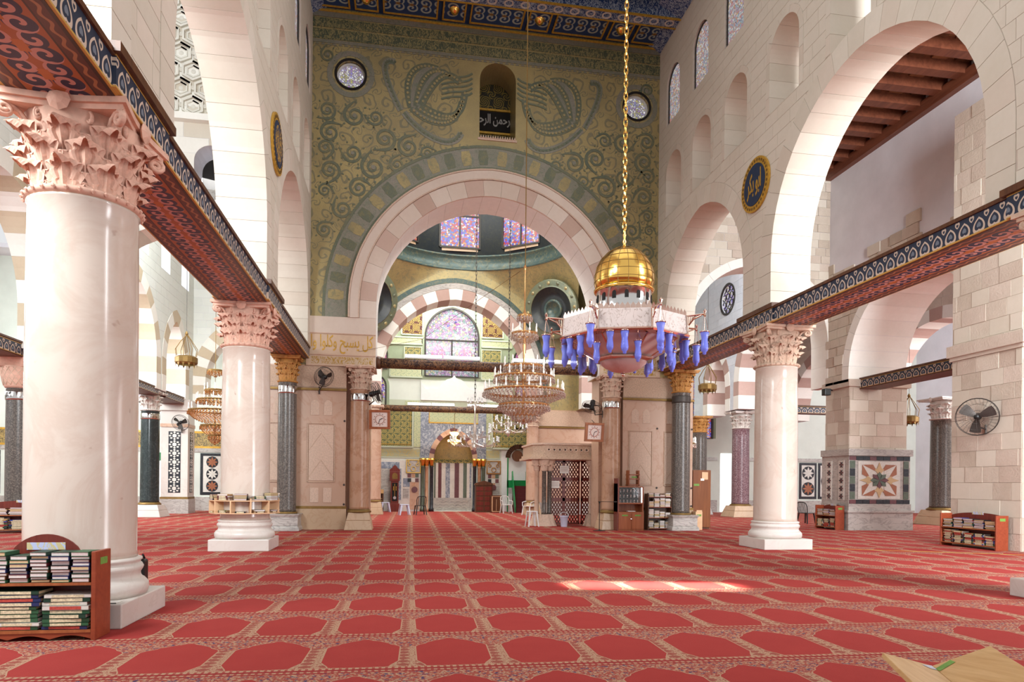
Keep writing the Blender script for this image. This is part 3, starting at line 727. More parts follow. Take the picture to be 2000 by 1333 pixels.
# ---------------- piers under the end wall, clad in carved marble
fP = fY(YE)
def end_pier(x0, x1, label_side, jamb):
    o = MB().box(x0, x1, YE, 23.9, 0, 5.2).build('wall_pier_' + label_side, M['pier']); o['kind'] = 'structure'
    o.name = 'wall_pier_' + label_side
    j0, j1 = jamb
    if j0 < x0: MB().box(j0, x0, 22.9, 23.8, 0, 5.2).build('jamb', M['pier'], o)
    else: MB().box(x1, j1, 22.9, 23.8, 0, 5.2).build('jamb', M['pier'], o)
    MB().box(x0 - .03, x1 + .03, YE - .05, YE, 0, .66).build('plinth', M['tan'], o)
    MB().box(x0 - .03, x1 + .03, YE - .06, YE, .66, .74).build('gilded_strip', M['brass'], o)
    MB().box(x0 - .02, x1 + .02, YE - .07, YE, 4.40, 4.47).build('bronze_ledge', M['brass'], o)
    MB().box(x0, x1, YE - .03, YE, 4.5, 5.16).build('carved_frieze', M['carve'], o)
    n = 2; wv = (x1 - x0) / n
    for i in range(n):
        c = x0 + wv * (i + .5); h = min(.38, wv * .36)
        pa = MB().box(c - h, c + h, YE - .025, YE, 1.55, 3.3).build('carved_panel', M['pier_pale'], o)
        for q in (h + .03,): MB().ribbon([(c - q, 1.5), (c + q, 1.5), (c + q, 3.35), (c - q, 3.35), (c - q, 1.5)], .03, fP, 0, -.035).build('panel_frame', M['carve'], pa)
        for zz in (2.0, 2.85): MB().ribbon([(c - h, zz - .35), (c, zz + .2), (c + h, zz - .35)], .02, fP, -.02, -.035).build('panel_rib', M['carve'], pa)
        for d in (-.2, .2):
            MB().box(c + d - .13, c + d + .13, YE - .02, YE, .86, 1.32).build('small_carved_panel', M['pier_pale'], o)
            MB().prism(arch(c + d, .13, 3.62, 3.95, 4.1, 5), fP, 0, -.02).build('arched_carved_panel', M['pier_pale'], o)
        for zz in (.8, 1.42, 3.45): MB().lathe([(.03, 0), (.035, .02), (0.001, .03)], 8, (0, 0, 0), m=Matrix.Translation((c + wv * .47, YE, zz)) @ Matrix.Rotation(pi / 2, 4, 'X')).build('bronze_stud', M['iron'], o)
    return o
pl = end_pier(-4.75, -1.72, 'west', (-1.72, -.99)); pr = end_pier(7.45, 9.97, 'east', (6.78, 7.45))
# cream band with gilded writing between piers and mosaic
for nm, x0, x1, par in (('w', XL - .1, -.82, pl), ('e', 6.62, XR + .1, pr)):
    MB().box(x0, x1, YE - .025, YE + .1, 5.2, 6.22).build('inscription_panel', plain('cream_marble_' + nm, 'd2b79c', .5, 0, .06), par)
    MB().box(x0, x1, YE - .04, YE, 6.22, 6.75).build('plain_border', cream, par)
    for z in (5.18, 5.52, 6.2): MB().box(x0, x1, YE - .05, YE, z, z + .03).build('border_line', M['pier'], par)

text_obj('gilded_script', shape_ar('كل يسبح وكلوا وا'), M['goldpaint'], pl, .8, (-1.86, YE - .03, 5.88), (pi / 2, 0, 0), 1.92, .6)
MB().box(6.75, 8.6, YE - .032, YE - .02, 5.6, 6.16).build('gilded_script', M['frz_cream'], pr)
MB().box(-2.8, -.9, YE - .032, YE - .02, 5.25, 5.48).build('gilded_script', M['frz_cream'], pl)
MB().box(6.75, 8.6, YE - .032, YE - .02, 5.25, 5.48).build('gilded_script', M['frz_cream'], pr)

# ---------------- dome square beyond the arch
fB = fY(33.2); AB = arch(2.58, 3.55, 5.2, 6.7, 10.45, 16)
wb = MB().holed(outline(-4.2, 9.9, 5.2, 11.9, [AB]), [], fB, 0, 1.2).build('wall_dome_back', M['mosaic']); wb['kind'] = 'structure'
voussoirs(wb, AB, .52, fB, -.03, 1.21, 25, [M['white_stone'], M['rose']], gap=.004, inset=.01)
MB().ribbon(offset_path(AB, .66, 60), .26, fB, 0, -.04).build('archivolt_moulding', M['grey_marble'], wb)
MB().ribbon(offset_path(AB, .92, 60), .22, fB, 0, -.03).build('mosaic_arch_band', M['mos_band'], wb)
DC = (2.85, 28.5); RD = 4.75
for nm, xx, dr in (('west', -2.9, -1), ('east', 8.65, 1)):
    f = fX(xx, dr); a = arch(28.5, 3.6, 5.2, 6.7, 10.3, 14)
    o = MB().holed(outline(23.8, 33.3, 5.2, 11.9, [a]), [], f, 0, 1.1).build('wall_dome_' + nm, M['mosaic']); o['kind'] = 'structure'
    voussoirs(o, a, .5, f, -.03, 1.1, 19, [M['white_stone'], M['rose']], gap=.004, inset=.01)
for nm, x0, x1 in (('west', -4.0, -1.35), ('east', 6.7, 9.75)):
    o = MB().box(x0, x1, 33.2, 34.4, 0, 5.2).build('wall_rear_pier_' + nm, M['pier']); o['kind'] = 'structure'
    MB().box(x0 - .02, x1 + .02, 33.14, 33.2, 4.3, 4.38).build('bronze_ledge', M['brass'], o)
    MB().box(x0, x1, 33.16, 33.2, 4.4, 5.15).build('carved_frieze', M['carve'], o)
    MB().box(x0 - .05, x1 + .05, 33.1, 33.2, 0, .6).build('plinth', M['grey_marble'], o)
    for i in range(3):
        c = x0 + (x1 - x0) * (i + .5) / 3; MB().box(c - .25, c + .25, 33.17, 33.2, 1.4, 3.2).build('carved_panel', M['pier_pale'], o)
# pendentives between the four arches and the ring
dm = MB()
NS = 10
for qx in (-1, 1):
    for qy in (-1, 1):
        cx, cy = DC[0] + qx * 5.75, DC[1] + qy * 4.8
        vs = []; fs = []
        for i in range(NS + 1):
            t = i / NS
            for j in range(NS + 1):
                an = (j / NS) * pi / 2; rx, ry = DC[0] + qx * RD * cos(an), DC[1] + qy * RD * sin(an)
                k = t ** 1.7
                vs.append((cx + (rx - cx) * k, cy + (ry - cy) * k, 6.6 + (11.9 - 6.6) * (t ** .85)))
        for i in range(NS):
            for j in range(NS): a = i * (NS + 1) + j; fs.append((a, a + 1, a + NS + 2, a + NS + 1))
        dm.add(vs, fs)
pend = struct('wall_pendentive', dm, M['mosaic'], smooth=True)
dome = struct('ceiling_dome', MB().lathe([(RD, 0), (RD, .7), (RD + .12, .75), (RD + .12, 3.6), (RD * .98, 5.0), (RD * .8, 7.5), (RD * .45, 9.6), (.01, 10.3)], 48, (DC[0], DC[1], 11.9), cap=False), M['mos_dark'], smooth=True)
MB().lathe([(RD - .05, 0), (RD - .1, .06), (RD - .02, .12), (RD - .02, .6), (RD - .1, .66), (RD - .12, .74), (RD + .1, .78)], 48, (DC[0], DC[1], 11.88), cap=False).build('drum_cornice', M['mos_band'], dome, smooth=True)
for i in range(44):
    t = pi * (i + .5) / 44; c = Vector((DC[0] + (RD - .03) * cos(t), DC[1] + (RD - .03) * sin(t), 12.24))
    m = Matrix.Translation(c) @ Matrix.Rotation(t + pi / 2, 4, 'Z') @ Matrix.Rotation(pi / 2, 4, 'X')
    MB().lathe([(.11, 0), (.13, .02), (.16, 0)], 12, m=m, cap=False).build('cornice_roundel', M['mos_teal'], dome)
for i, t in enumerate((pi / 2 + .02, pi / 2 - .62, pi / 2 + .66)):     # windows of the drum
    fr = empty('drum_window', (DC[0] + (RD + .02) * cos(t), DC[1] + (RD + .02) * sin(t), 13.0), rz=t - pi / 2); fr.parent = dome
    f = lambda a, b, tt: (a, tt, b); ap = arch(0, .98, 0, 1.5, 2.3, 8)
    MB().prism(ap, f, .0, .06).build('window_pane', M['glass_drum'], fr)
    MB().ribbon(ap + [ap[0]], .09, f, 0, -.06).ribbon([(0, 0), (0, 1.55)], .07, f, 0, -.05).ribbon([(-.98, 1.55), (.98, 1.55)], .07, f, 0, -.05).build('window_bar', M['lead'], fr)
    MB().ribbon(ap + [ap[0]], .35, f, .06, .01).build('window_surround', M['tan'], fr)
# concave roundels on the pendentives
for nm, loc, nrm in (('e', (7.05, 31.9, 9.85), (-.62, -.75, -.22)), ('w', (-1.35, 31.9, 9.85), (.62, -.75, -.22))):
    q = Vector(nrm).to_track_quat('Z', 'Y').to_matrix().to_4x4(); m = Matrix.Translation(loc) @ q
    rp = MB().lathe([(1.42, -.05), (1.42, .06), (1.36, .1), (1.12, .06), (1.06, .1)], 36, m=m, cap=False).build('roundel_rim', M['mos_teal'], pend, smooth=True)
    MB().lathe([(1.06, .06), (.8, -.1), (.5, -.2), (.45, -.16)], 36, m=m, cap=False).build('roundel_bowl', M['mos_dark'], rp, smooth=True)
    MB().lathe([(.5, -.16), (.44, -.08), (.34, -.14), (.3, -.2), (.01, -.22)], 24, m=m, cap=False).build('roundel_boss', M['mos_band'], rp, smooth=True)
    for i in range(16):
        t = 2 * pi * i / 16; c = m @ Vector((1.24 * cos(t), 1.24 * sin(t), .09)); mm = Matrix.Translation(c) @ q
        MB().lathe([(.085, 0), (.01, .03)], 8, m=mm, cap=False).build('roundel_flower', M['mos_green' if i % 2 else 'mosaic'], rp)
# ---------------- aisles left and right of the nave
WS = [M['white_stone'], M['plaster_green']]
PLW = plain('aisle_white_stone', 'd6d6ce', .85, 0, .05, 2, .05)
GR = [stone('greyish_white_block', 'd9dcd4', 'e4e6df', .85), stone('greyish_white_block_pale', 'dcdfd8', 'e6e8e2', .85)]
# second arcade, west
def aisle_wall(name, x, d, y0, y1, z1, A, holes, th, mats, ring, alt, n, course=.36, bw=.75, base=M['plaster'], most=200, masons=True, z0=5.2, gap=.006):
    f = fX(x, d)
    o = MB().holed(outline(y0, y1, z0, z1, A), holes, f, 0, th).build(name, base); o['kind'] = 'structure'
    for a, k in zip(A, n): voussoirs(o, a, ring, f, -.02, th + .02, k, alt, gap=gap, inset=.01)
    if masons: masonry(o, f, (y0, y1, z0, z1), [offset_path(a, ring, 50) for a in A] + holes, course, bw, mats, most=most, gap=.01, depth=.01)
    return o
def cross_wall(name, y, x0, x1, z1, A, holes, th, mats, ring, alt, n, course=.36, bw=.75, base=M['plaster'], most=200, z0=5.2, rough=0, gap=.006, depth=.01):
    f = fY(y)
    o = MB().holed(outline(x0, x1, z0, z1, A), holes, f, 0, th).build(name, base); o['kind'] = 'structure'
    for a, k in zip(A, n): voussoirs(o, a, ring, f, -.02, th + .02, k, alt, gap=gap, inset=.01)
    masonry(o, f, (x0, x1, z0, z1), [offset_path(a, ring, 50) for a in A] + holes, course, bw, mats, most=most, gap=.01, depth=depth, rough=rough)
    return o
ABL = [M['white_stone'], M['buff']]; ABR = [M['white_stone'], M['rose']]
a1, a2 = arch(26.0, 3.3, 5.2, 6.4, 9.1, 14), arch(31.75, 1.3, 5.2, 6.4, 8.45, 10)
wo = [arch(c, .55, 10.2, 11.5, 12.15, 6) for c in (25.2, 27.8, 30.3, 32.9)]
aisle_wall('wall_west_arcade', -9.7, -1, 14.0, 34.2, 14, [arch(18.0, 3.3, 5.2, 6.4, 9.1, 14), a1, a2], wo, 1.0, GR, .5, ABL, [19, 19, 11])
cross_wall('wall_west_transept', 34.2, -9.7, -3.9, 13, [arch(-6.6, 2.55, 5.2, 6.2, 8.9, 14)], [], .9, GR, .62, ABL, [25], most=120)
# west cross wall above the aisle arch, with honeycomb stucco
cw = cross_wall('wall_west_cross', YE + .1, -9.7, -3.87, 17, [arch(-6.8, 2.7, 5.2, 6.6, 9.4, 14)], [arch(-5.9, .48, 10.22, 11.4, 11.9, 8)], 1.0, [M['nave3'], M['white_stone']], .5, WS, [15], most=150, course=.45, bw=1.0)
MB().box(-6.5, -5.3, YE + 1.0, YE + 1.1, 10.2, 11.95).build('dark_opening', M['dark'], cw); MB().box(-6.4, -5.4, YE + .5, YE + .7, 10.25, 10.7).build('marble_sill_block', M['grey_marble'], cw)
MB().box(-9.6, -3.9, YE - .15, YE + .1, 12.55, 12.75).build('stucco_cornice', M['white_stone'], cw)
fH = fY(YE + .1); stu = plain('white_stucco', 'd9d4c8', .85, 0, .08, 3, .1)
for r in range(8):
    for c in range(9):
        x = -9.3 + c * .72 + (.36 if r % 2 else 0); z = 13.05 + r * .54
        if x > -4.1: continue
        def hexa(R, s=1): return [(x + R * cos(pi / 3 * i + pi / 6), z + R * .86 * sin(pi / 3 * i + pi / 6)) for i in range(6)]
        h0 = hexa(.33); MB().ribbon(h0 + h0[:2], .07, fH, 0, -.10).ribbon(hexa(.2) + hexa(.2)[:2], .05, fH, 0, -.05).lathe([(.10, -.01), (.06, .02), (.001, .03)], 8, m=Matrix.Translation((x, YE + .1, z)) @ Matrix.Rotation(pi / 2, 4, 'X')).build('stucco_hexagon', stu, cw)
        MB().lathe([(.06, -.01), (.07, .06), (.03, .08), (.001, .06)], 8, m=Matrix.Translation((x + .36, YE + .1, z + .02)) @ Matrix.Rotation(pi / 2, 4, 'X')).build('stucco_rosette', stu, cw)
# east cross wall of rubble with the small dark window
RG = [M['rough'], M['rough2'], M['nave3']]
ce2 = cross_wall('wall_east_cross', 22.9, 9.6, 15.6, 13.2, [arch(12.75, 2.72, 5.2, 6.75, 9.5, 14)], [[(12.1, 10.05), (13.1, 10.05), (13.1, 11.2), (12.1, 11.2)]], 1.0, RG, .3, [M['white_stone']], [15], most=160, course=.3, bw=.5, rough=.6, depth=.02)
MB().box(12.0, 13.2, 23.8, 23.9, 10, 11.3).build('dark_opening', M['dark'], ce2)
for i in range(6): MB().box(12.1 + i * .18, 12.13 + i * .18, 23.2, 23.23, 10.05, 11.2).build('window_grille', M['iron'], ce2)
# second arcade, east: broad piers, plaster above, timber ceiling over the aisle
fR = fX(15.5, 1); AE = arch(18.95, 2.75, 5.2, 5.5, 8.35, 14)
we = MB().holed(outline(10.5, 23.0, 5.2, 13.5, [arch(12.2, .9, 5.2, 5.5, 7, 6), AE]), [], fR, 0, 2.2).build('wall_east_arcade', M['plaster']); we['kind'] = 'structure'
voussoirs(we, AE, .35, fR, -.05, 2.2, 17, [M['white_stone']], gap=.008, inset=.01)
masonry(we, fR, (10.5, 23.0, 5.2, 10.0), [offset_path(AE, .35, 50)], .34, .6, RG, most=160, depth=.05, rough=.5, keep=lambda a, b: b < 9.3 + .5 * sin(a * 1.7) + .35 * sin(a * 4.1))
cl = struct('ceiling_aisle_east', MB().box(9.65, 15.5, 13.0, 22.9, 13.35, 13.5), M['board'])
for i in range(12):
    y = 13.3 + i * .83; b = MB().box(9.65, 15.5, y, y + .3, 13.0, 13.35).build('timber_beam', M['beam_red'], cl)
    for k in range(8): MB().box(9.9 + k * .72, 10.35 + k * .72, y + .32, y + .8, 13.28, 13.36).build('ceiling_board', M['wood_dark' if k % 2 else 'board'], cl)
MB().box(15.3, 15.5, 13, 22.9, 12.75, 13.1).build('timber_cornice', M['beam_red'], cl)
a3, a4 = arch(27.0, 3.4, 5.2, 6.4, 9.2, 14), arch(32.75, 1.0, 5.2, 6.3, 8.2, 10)
wf = aisle_wall('wall_east_transept', 15.9, 1, 23.0, 35.4, 13.5, [a3, a4], [circ((31.6, 10.75), .72, 20)], 1.0, [plain('bluish_white_block', 'cfd4da', .85, 0, .04), plain('bluish_white_block_pale', 'd6dadf', .85, 0, .04)], .5, ABR, [19, 11], most=150, base=M['plaster'])
MB().prism(circ((31.6, 10.75), .72), fX(15.9), .12, .18).build('round_window_pane', M['glass_rose'], wf); cc = circ((31.6, 10.75), .74, 30)
MB().ribbon(cc + [cc[0]], .1, fX(15.9), .02, -.04).build('round_window_frame', M['lead'], wf)
for i in range(4):
    for j in range(4): q = circ((31.05 + i * .37, 10.2 + j * .37), .16, 10); MB().ribbon(q + [q[0]], .025, fX(15.9), .12, .08).build('round_window_tracery', M['lead'], wf)
# star pier and near pier
def rough_pier(name, x0, x1, y0, y1, z0, z1, most=120, course=.42, bw=.62):
    o = MB().box(x0, x1, y0, y1, z0, z1).build(name, M['rough']); o['kind'] = 'structure'
    masonry(o, fY(y0), (x0, x1, z0, z1), [], course, bw, RG, depth=.012, rough=.6, most=most, gap=.009)
    masonry(o, fX(x0), (y0, y1, z0, z1), [], course, bw, RG, depth=.012, rough=.6, most=most, gap=.009)
    return o
ps = rough_pier('wall_star_pier', 15.55, 17.8, 21.75, 23.1, 0, 5.25)
pn = rough_pier('wall_near_pier', 14.62, 17.2, 14.1, 16.2, 0, 11.5)
MB().box(14.52, 17.2, 14.0, 16.3, 5.0, 5.3).box(14.57, 17.2, 14.05, 16.25, 4.9, 5.0).build('impost_moulding', M['rough2'], pn)
MB().box(15.45, 17.9, 21.65, 23.2, 5.05, 5.3).build('impost_moulding', M['rough2'], ps)
# marble cladding of the star pier
MB().box(15.42, 17.95, 21.58, 23.2, 0, .62).build('marble_plinth', M['grey_marble'], ps)
MB().box(15.38, 17.98, 21.54, 23.2, .62, .70).box(15.46, 17.9, 21.62, 23.2, .70, .92).build('marble_plinth_moulding', M['grey_marble'], ps)
MB().box(15.48, 17.88, 21.66, 23.2, .92, 2.62).build('marble_field', M['grey_marble'], ps)
MB().box(15.42, 17.94, 21.58, 23.2, 2.62, 2.85).build('marble_cornice', M['grey_marble'], ps)
fS = fY(21.66)
for i in range(9):
    for z in (.93, 2.46):
        MB().box(15.5 + i * .264, 15.5 + i * .264 + .255, 21.645, 21.66, z, z + .14).build('dark_border_tile', M['navytile'] if i % 3 else M['maroon_in'], ps)
for i in range(5):
    for x in (15.52, 17.62): MB().box(x, x + .2, 21.645, 21.66, 1.09 + i * .272, 1.09 + i * .272 + .26).build('dark_border_tile', M['navytile'] if i % 2 else M['green_in'], ps)
SCX, SCZ = 16.66, 1.76
MB().box(SCX - .82, SCX + .82, 21.648, 21.66, SCZ - .66, SCZ + .66).build('white_panel', M['whitetile'], ps)
def piece(l, mt, t=-.025, ang=0):
    ca, sa = cos(ang), sin(ang); MB().prism([(SCX + .74 * (x * ca - y * sa), SCZ + .6 * (x * sa + y * ca)) for x, y in l], fS, -.012, t).build('inlay_piece', M[mt], ps)
for k in range(4):
    a = k * pi / 2
    piece([(.26, .26), (.55, .26), (.90, .90), (.26, .55)], 'whitetile', -.020, a)
    piece([(.90, .90), (.55, .26), (.66, .20), (.92, .34)], 'orange_in', -.022, a); piece([(.90, .90), (.26, .55), (.20, .66), (.34, .92)], 'orange_in', -.022, a)
    piece([(.30, 0), (.62, -.26), (.70, -.12), (1.05, 0), (.70, .12), (.62, .26)], 'yellow_in', -.024, a)
for k in range(8): piece([(0, 0), (.30, -.14), (.50, 0), (.30, .14)], 'green_in' if k % 3 else 'maroon_in', -.03, k * pi / 4)
# geometric strips on the pier's west face
fW = fX(15.48, 1)
for j, y in enumerate((22.05, 22.75)):
    MB().box(15.465, 15.48, y - .16, y + .16, 1.05, 2.45).build('strip_ground', M['whitetile'], ps)
    for i in range(5):
        z = 1.18 + i * .28
        for k in range(6):
            t = k * pi / 3; MB().prism([(y, z), (y + .07 * cos(t - .5), z + .07 * sin(t - .5)), (y + .13 * cos(t), z + .13 * sin(t)), (y + .07 * cos(t + .5), z + .07 * sin(t + .5))], fW, -.015, -.025).build('inlay_piece', M['maroon_in' if k % 2 else 'navytile'], ps)
# third arcade, east, and outer east wall with the green gate
w3 = aisle_wall('wall_far_east_arcade', 21.6, 1, 10, 36.5, 12, [arch(17.5, 3.0, 5.2, 5.6, 8.6, 12), arch(24.8, 3.0, 5.2, 5.6, 8.4, 12), arch(32.3, 2.8, 5.2, 5.6, 8.2, 12)], [], 1.0, [M['rough'], M['nave3'], M['white_stone']], .5, ABR, [15, 15, 15], most=150, course=.4)
w4 = MB().box(30.5, 31, 8, 36.5, 0, 12).build('wall_outer_east', M['plaster']); w4['kind'] = 'structure'
gt = MB().prism(arch(33.4, 1.3, 0, 1.9, 3.4, 8), fX(30.5, -1), 0, .08).build('door_1', M['green_paint']); gt['kind'] = 'structure'
for i in range(4):
    for k in range(4): MB().box(30.37, 30.42, 32.25 + i * .58, 32.75 + i * .58, .15 + k * .6, .65 + k * .6).build('door_panel', M['green_paint'], gt)
# outer west wall
w5 = MB().box(-20.5, -20, 24, 36.5, 0, 12).build('wall_outer_west', M['plaster_green']); w5['kind'] = 'structure'
# roofs over the aisles and transepts
struct('ceiling_transept_west', MB().box(-20, -3.9, 23.4, 36.5, 14.0, 14.2), M['plaster']); struct('ceiling_transept_east', MB().box(9.7, 31, 23.9, 36.5, 13.4, 13.6), M['plaster'])
# ---------------- columns
def leaf_mesh(nu=14, nv=16):
    """acanthus leaf: outward +X, width along Y, height along Z, all about one unit"""
    vs = []; fs = []
    for j in range(nv + 1):
        v = j / nv
        lobe = abs(sin(v * pi * 3.5 + .35))
        wv = .50 * (sin(pi * min(v * .72 + .24, 1.0)) ** .6) * (.70 + .34 * lobe) * (1 if v < .97 else .6)
        curl = max(0, (v - .58) / .42)
        bx = .02 + .16 * v + .50 * curl ** 1.7; bz = v - .36 * curl ** 2.3
        for i in range(nu + 1):
            u = i / nu * 2 - 1; au = abs(u)
            x = bx + .05 * cos(u * pi * 4) * (1 - .5 * au) * (1 - .5 * curl) - .10 * u * u - .16 * au ** 3 * curl + .05 * max(0, 1 - au * 7)
            z = bz - .20 * u * u * v + .16 * au * (lobe - .6)
            vs.append((x, u * wv, z))
    for j in range(nv):
        for i in range(nu):
            a = j * (nu + 1) + i; fs.append((a, a + 1, a + nu + 2, a + nu + 1))
    m = MB().add(vs, fs); me = m.mesh('leaf', False, False); return me
LEAF = {}
def leaf_for(mat):
    if mat.name not in LEAF:
        me = leaf_mesh(); me.materials.append(mat); LEAF[mat.name] = me
    return LEAF[mat.name]
VOL = {}
def volute_mesh(mat):
    if mat.name not in VOL:
        p = [(.0, 0, -.9), (.15, 0, -.5), (.42, 0, -.12), (.72, 0, .02)]
        c = (.78, -.2)
        for i in range(19):
            t = pi / 2 - i * .6; r = .22 * (1 - i / 24); p.append((c[0] + r * cos(t), .05 * i / 19, c[1] + r * sin(t)))
        n = len(p); me = MB().tube(p, [.05 + .03 * min(i / 4, 1) for i in range(n)], 6).mesh('volute', True); me.materials.append(mat); VOL[mat.name] = me
    return VOL[mat.name]
def capital(col, z0, z1, r, mat, top, rich=True, rows=((0, .42), (.22, .46), (.46, .46)), n=8):
    h = z1 - z0; ab = h * .12
    bell = lambda t: r * (.90 + .06 * t + .34 * max(0, t - .5) ** 1.4)
    o = MB().lathe([(r * .96, 0), (r * 1.06, .02 * h), (r * 1.1, .05 * h), (r * 1.05, .08 * h)] + [(bell(t), h * (.08 + t * .80)) for t in (0, .2, .4, .6, .8, 1)], 28, (0, 0, z0)).build('capital', mat, col, smooth=True)
    bd = MB()
    for i in range(30):
        t = 2 * pi * i / 30; bd.lathe([(.001, -.03 * h), (.025 * h, 0), (.001, .03 * h)], 6, (r * 1.09 * cos(t), r * 1.09 * sin(t), z0 + .045 * h))
    bd.build('bead_moulding', mat, o)
    lm = leaf_for(mat)
    for k, (b, hh) in enumerate(rows):
        for i in range(n):
            t = 2 * pi * (i + (k % 2) * .5) / n; rr = bell(b) * .97; W = 2 * pi * bell(b) / n * 1.12
            link('leaf', lm, None, o, (rr * cos(t), rr * sin(t), z0 + h * (.08 + b * .82)), (0, -.10 - .10 * k, t) if False else (0, 0.05 + .09 * k, t), (r * .60, W, h * hh))
    if rich:
        vm = volute_mesh(mat)
        for i in range(4):
            t = pi / 4 + i * pi / 2; link('volute', vm, None, o, (r * .86 * cos(t), r * .86 * sin(t), z1 - ab * 1.0), (0, 0, t), (r * .78, r * .9, h * .34))
            for s in (-1, 1):
                tt = i * pi / 2 + s * .26; link('helix', vm, None, o, (r * .86 * cos(tt), r * .86 * sin(tt), z1 - ab * 1.1), (0, 0, tt + s * .9), (r * .34, r * .6, h * .28))
    # abacus with hollowed sides
    poly = []
    for i in range(4):
        a0, a1 = pi / 4 + i * pi / 2, pi / 4 + (i + 1) * pi / 2; c0, c1 = (cos(a0), sin(a0)), (cos(a1), sin(a1)); R = top * 1.414
        tn = (-sin(a0), cos(a0))
        for k in range(7):
            t = k / 6; m = .94 + .06 * (2 * t - 1) ** 2 * 1.0; f = 1 - .11 * sin(pi * t)
            x, y = (c0[0] * (1 - t) + c1[0] * t) * R * f, (c0[1] * (1 - t) + c1[1] * t) * R * f
            if k < 6 or True: poly.append((x, y))
    q = [p for i, p in enumerate(poly) if i % 7 != 6]
    MB().prism([(x * .93, y * .93) for x, y in q], fZ(z1 - ab), 0, ab * .45).prism(q, fZ(z1 - ab * .55), 0, ab * .55).build('abacus', mat, o)
    for i in range(4):
        t = i * pi / 2; m = Matrix.Translation((top * .9 * cos(t), top * .9 * sin(t), z1 - ab * .6)) @ Matrix.Rotation(t, 4, 'Z') @ Matrix.Rotation(pi / 2, 4, 'Y')
        MB().lathe([(.16 * r, 0), (.22 * r, .05 * r), (.12 * r, .12 * r), (.01, .16 * r)], 8, m=m).build('abacus_flower', mat, o)
    return o
def column(name, label, x, y, r, zc, zt, shaft, cap, base, top, group=None, plinth=.62, ph=.25, bh=.4, rtop=None, rich=True, collar=None, pbase='round', n=8, rows=None):
    c = empty(name, (x, y, 0), label, 'column', group); rt = rtop or r * .955
    if pbase == 'round':
        MB().box(-plinth, plinth, -plinth, plinth, 0, ph).build('plinth', base, c, bev=.012)
        k = bh / .4; R = r
        MB().lathe([(R * 1.19, 0), (R * 1.23, .06 * k), (R * 1.22, .12 * k), (R * 1.15, .165 * k), (R * 1.12, .17 * k), (R * 1.08, .2 * k), (R * 1.07, .235 * k), (R * 1.11, .27 * k), (R * 1.115, .275 * k), (R * 1.13, .30 * k), (R * 1.10, .33 * k), (R * 1.07, .335 * k), (R * 1.07, .36 * k), (R * 1.10, .375 * k), (R * 1.1, .395 * k), (R * 1.03, .41 * k)], 40, (0, 0, ph)).build('base', base, c, smooth=True)
    elif pbase == 'flare':
        MB().frustum((0, 0), plinth, plinth * .86, 0, ph * .55).frustum((0, 0), plinth * .86, plinth * .72, ph * .55, ph).build('plinth', base, c, bev=.02)
        MB().lathe([(r * 1.22, 0), (r * 1.25, bh * .4), (r * 1.12, bh * .7), (r * 1.1, bh)], 24, (0, 0, ph)).build('base', M['brass'], c, smooth=True)
    else:
        MB().box(-plinth, plinth, -plinth, plinth, 0, ph * .16).frustum((0, 0), plinth, plinth * .9, ph * .16, ph * .3).box(-plinth * .9, plinth * .9, -plinth * .9, plinth * .9, ph * .3, ph * .8).frustum((0, 0), plinth * .9, plinth * 1.02, ph * .8, ph).build('plinth', base, c, bev=.012)
        MB().lathe([(r * 1.15, 0), (r * 1.15, bh)], 24, (0, 0, ph)).build('base', M['brass'], c, smooth=True)
    z0 = ph + bh
    prof = [(r * 1.02, z0), (r * 1.0, z0 + .08)] + [(r + (rt - r) * t + r * .012 * sin(pi * t), z0 + .08 + (zc - z0 - .1) * t) for t in (.15, .3, .45, .6, .75, .9, 1)] + [(rt * 1.03, zc)]
    MB().lathe(prof, 44).build('shaft', shaft, c, smooth=True)
    if collar: MB().lathe([(rt * 1.05, -.34), (rt * 1.07, -.3), (rt * 1.07, -.12), (rt * 1.05, -.1)], 24, (0, 0, zc)).build('metal_collar', collar, c, smooth=True)
    capital(c, zc, zt, rt, cap, top, rich, **({'n': n} | ({'rows': rows} if rows else {})))
    return c
column('marble_column', 'massive pink marble column behind the full bookshelf, nearest on the left', -3.4, 8.05, .53, 4.40, 5.37, M['pink_marble'], M['capital'], M['white_marble'], .64, 'pink marble nave columns', rtop=.515, plinth=.65)
column('marble_column', 'pink marble column carrying a ring of small bookshelves above its base', -3.4, 15.95, .515, 4.42, 5.37, M['pink_marble'], M['capital'], M['white_marble'], .62, 'pink marble nave columns')
column('marble_column', 'pink marble column standing free on white plinth right of the nave', 9.12, 15.55, .51, 4.40, 5.37, M['pink_marble'], M['capital_pale'], M['white_marble'], .64, 'pink marble nave columns')
column('marble_column', 'pink marble column cut off by the right edge, only capital and plinth corner showing', 9.12, 7.75, .51, 4.40, 5.37, M['pink_marble'], M['capital_pale'], M['white_marble'], .64, 'pink marble nave columns')
G2 = 'dark columns at the end piers'
column('granite_column', 'dark granite column with ochre capital against the left end pier', -3.46, 21.92, .285, 4.55, 5.36, M['granite'], M['capital_gold'], M['grey_marble'], .44, G2, plinth=.44, ph=.52, bh=.06, pbase='box', rich=True, collar=M['chrome'], n=6)
column('granite_column', 'dark granite column with ochre capital beside the tall brown cabinet', 9.36, 21.88, .31, 4.62, 5.36, M['granite'], M['capital_gold'], M['grey_marble'], .47, G2, plinth=.48, ph=.52, bh=.06, pbase='box', collar=M['iron'], n=6)
G3 = 'brown marble columns of the great arch'
column('brown_column', 'brown veined marble column left of the great arch, clock hung beside it', -1.29, 22.32, .31, 4.42, 5.2, M['brown_marble'], M['capital_pale'], M['tan'], .45, G3, plinth=.44, ph=.55, bh=.1, pbase='flare', collar=M['chrome'], n=6)
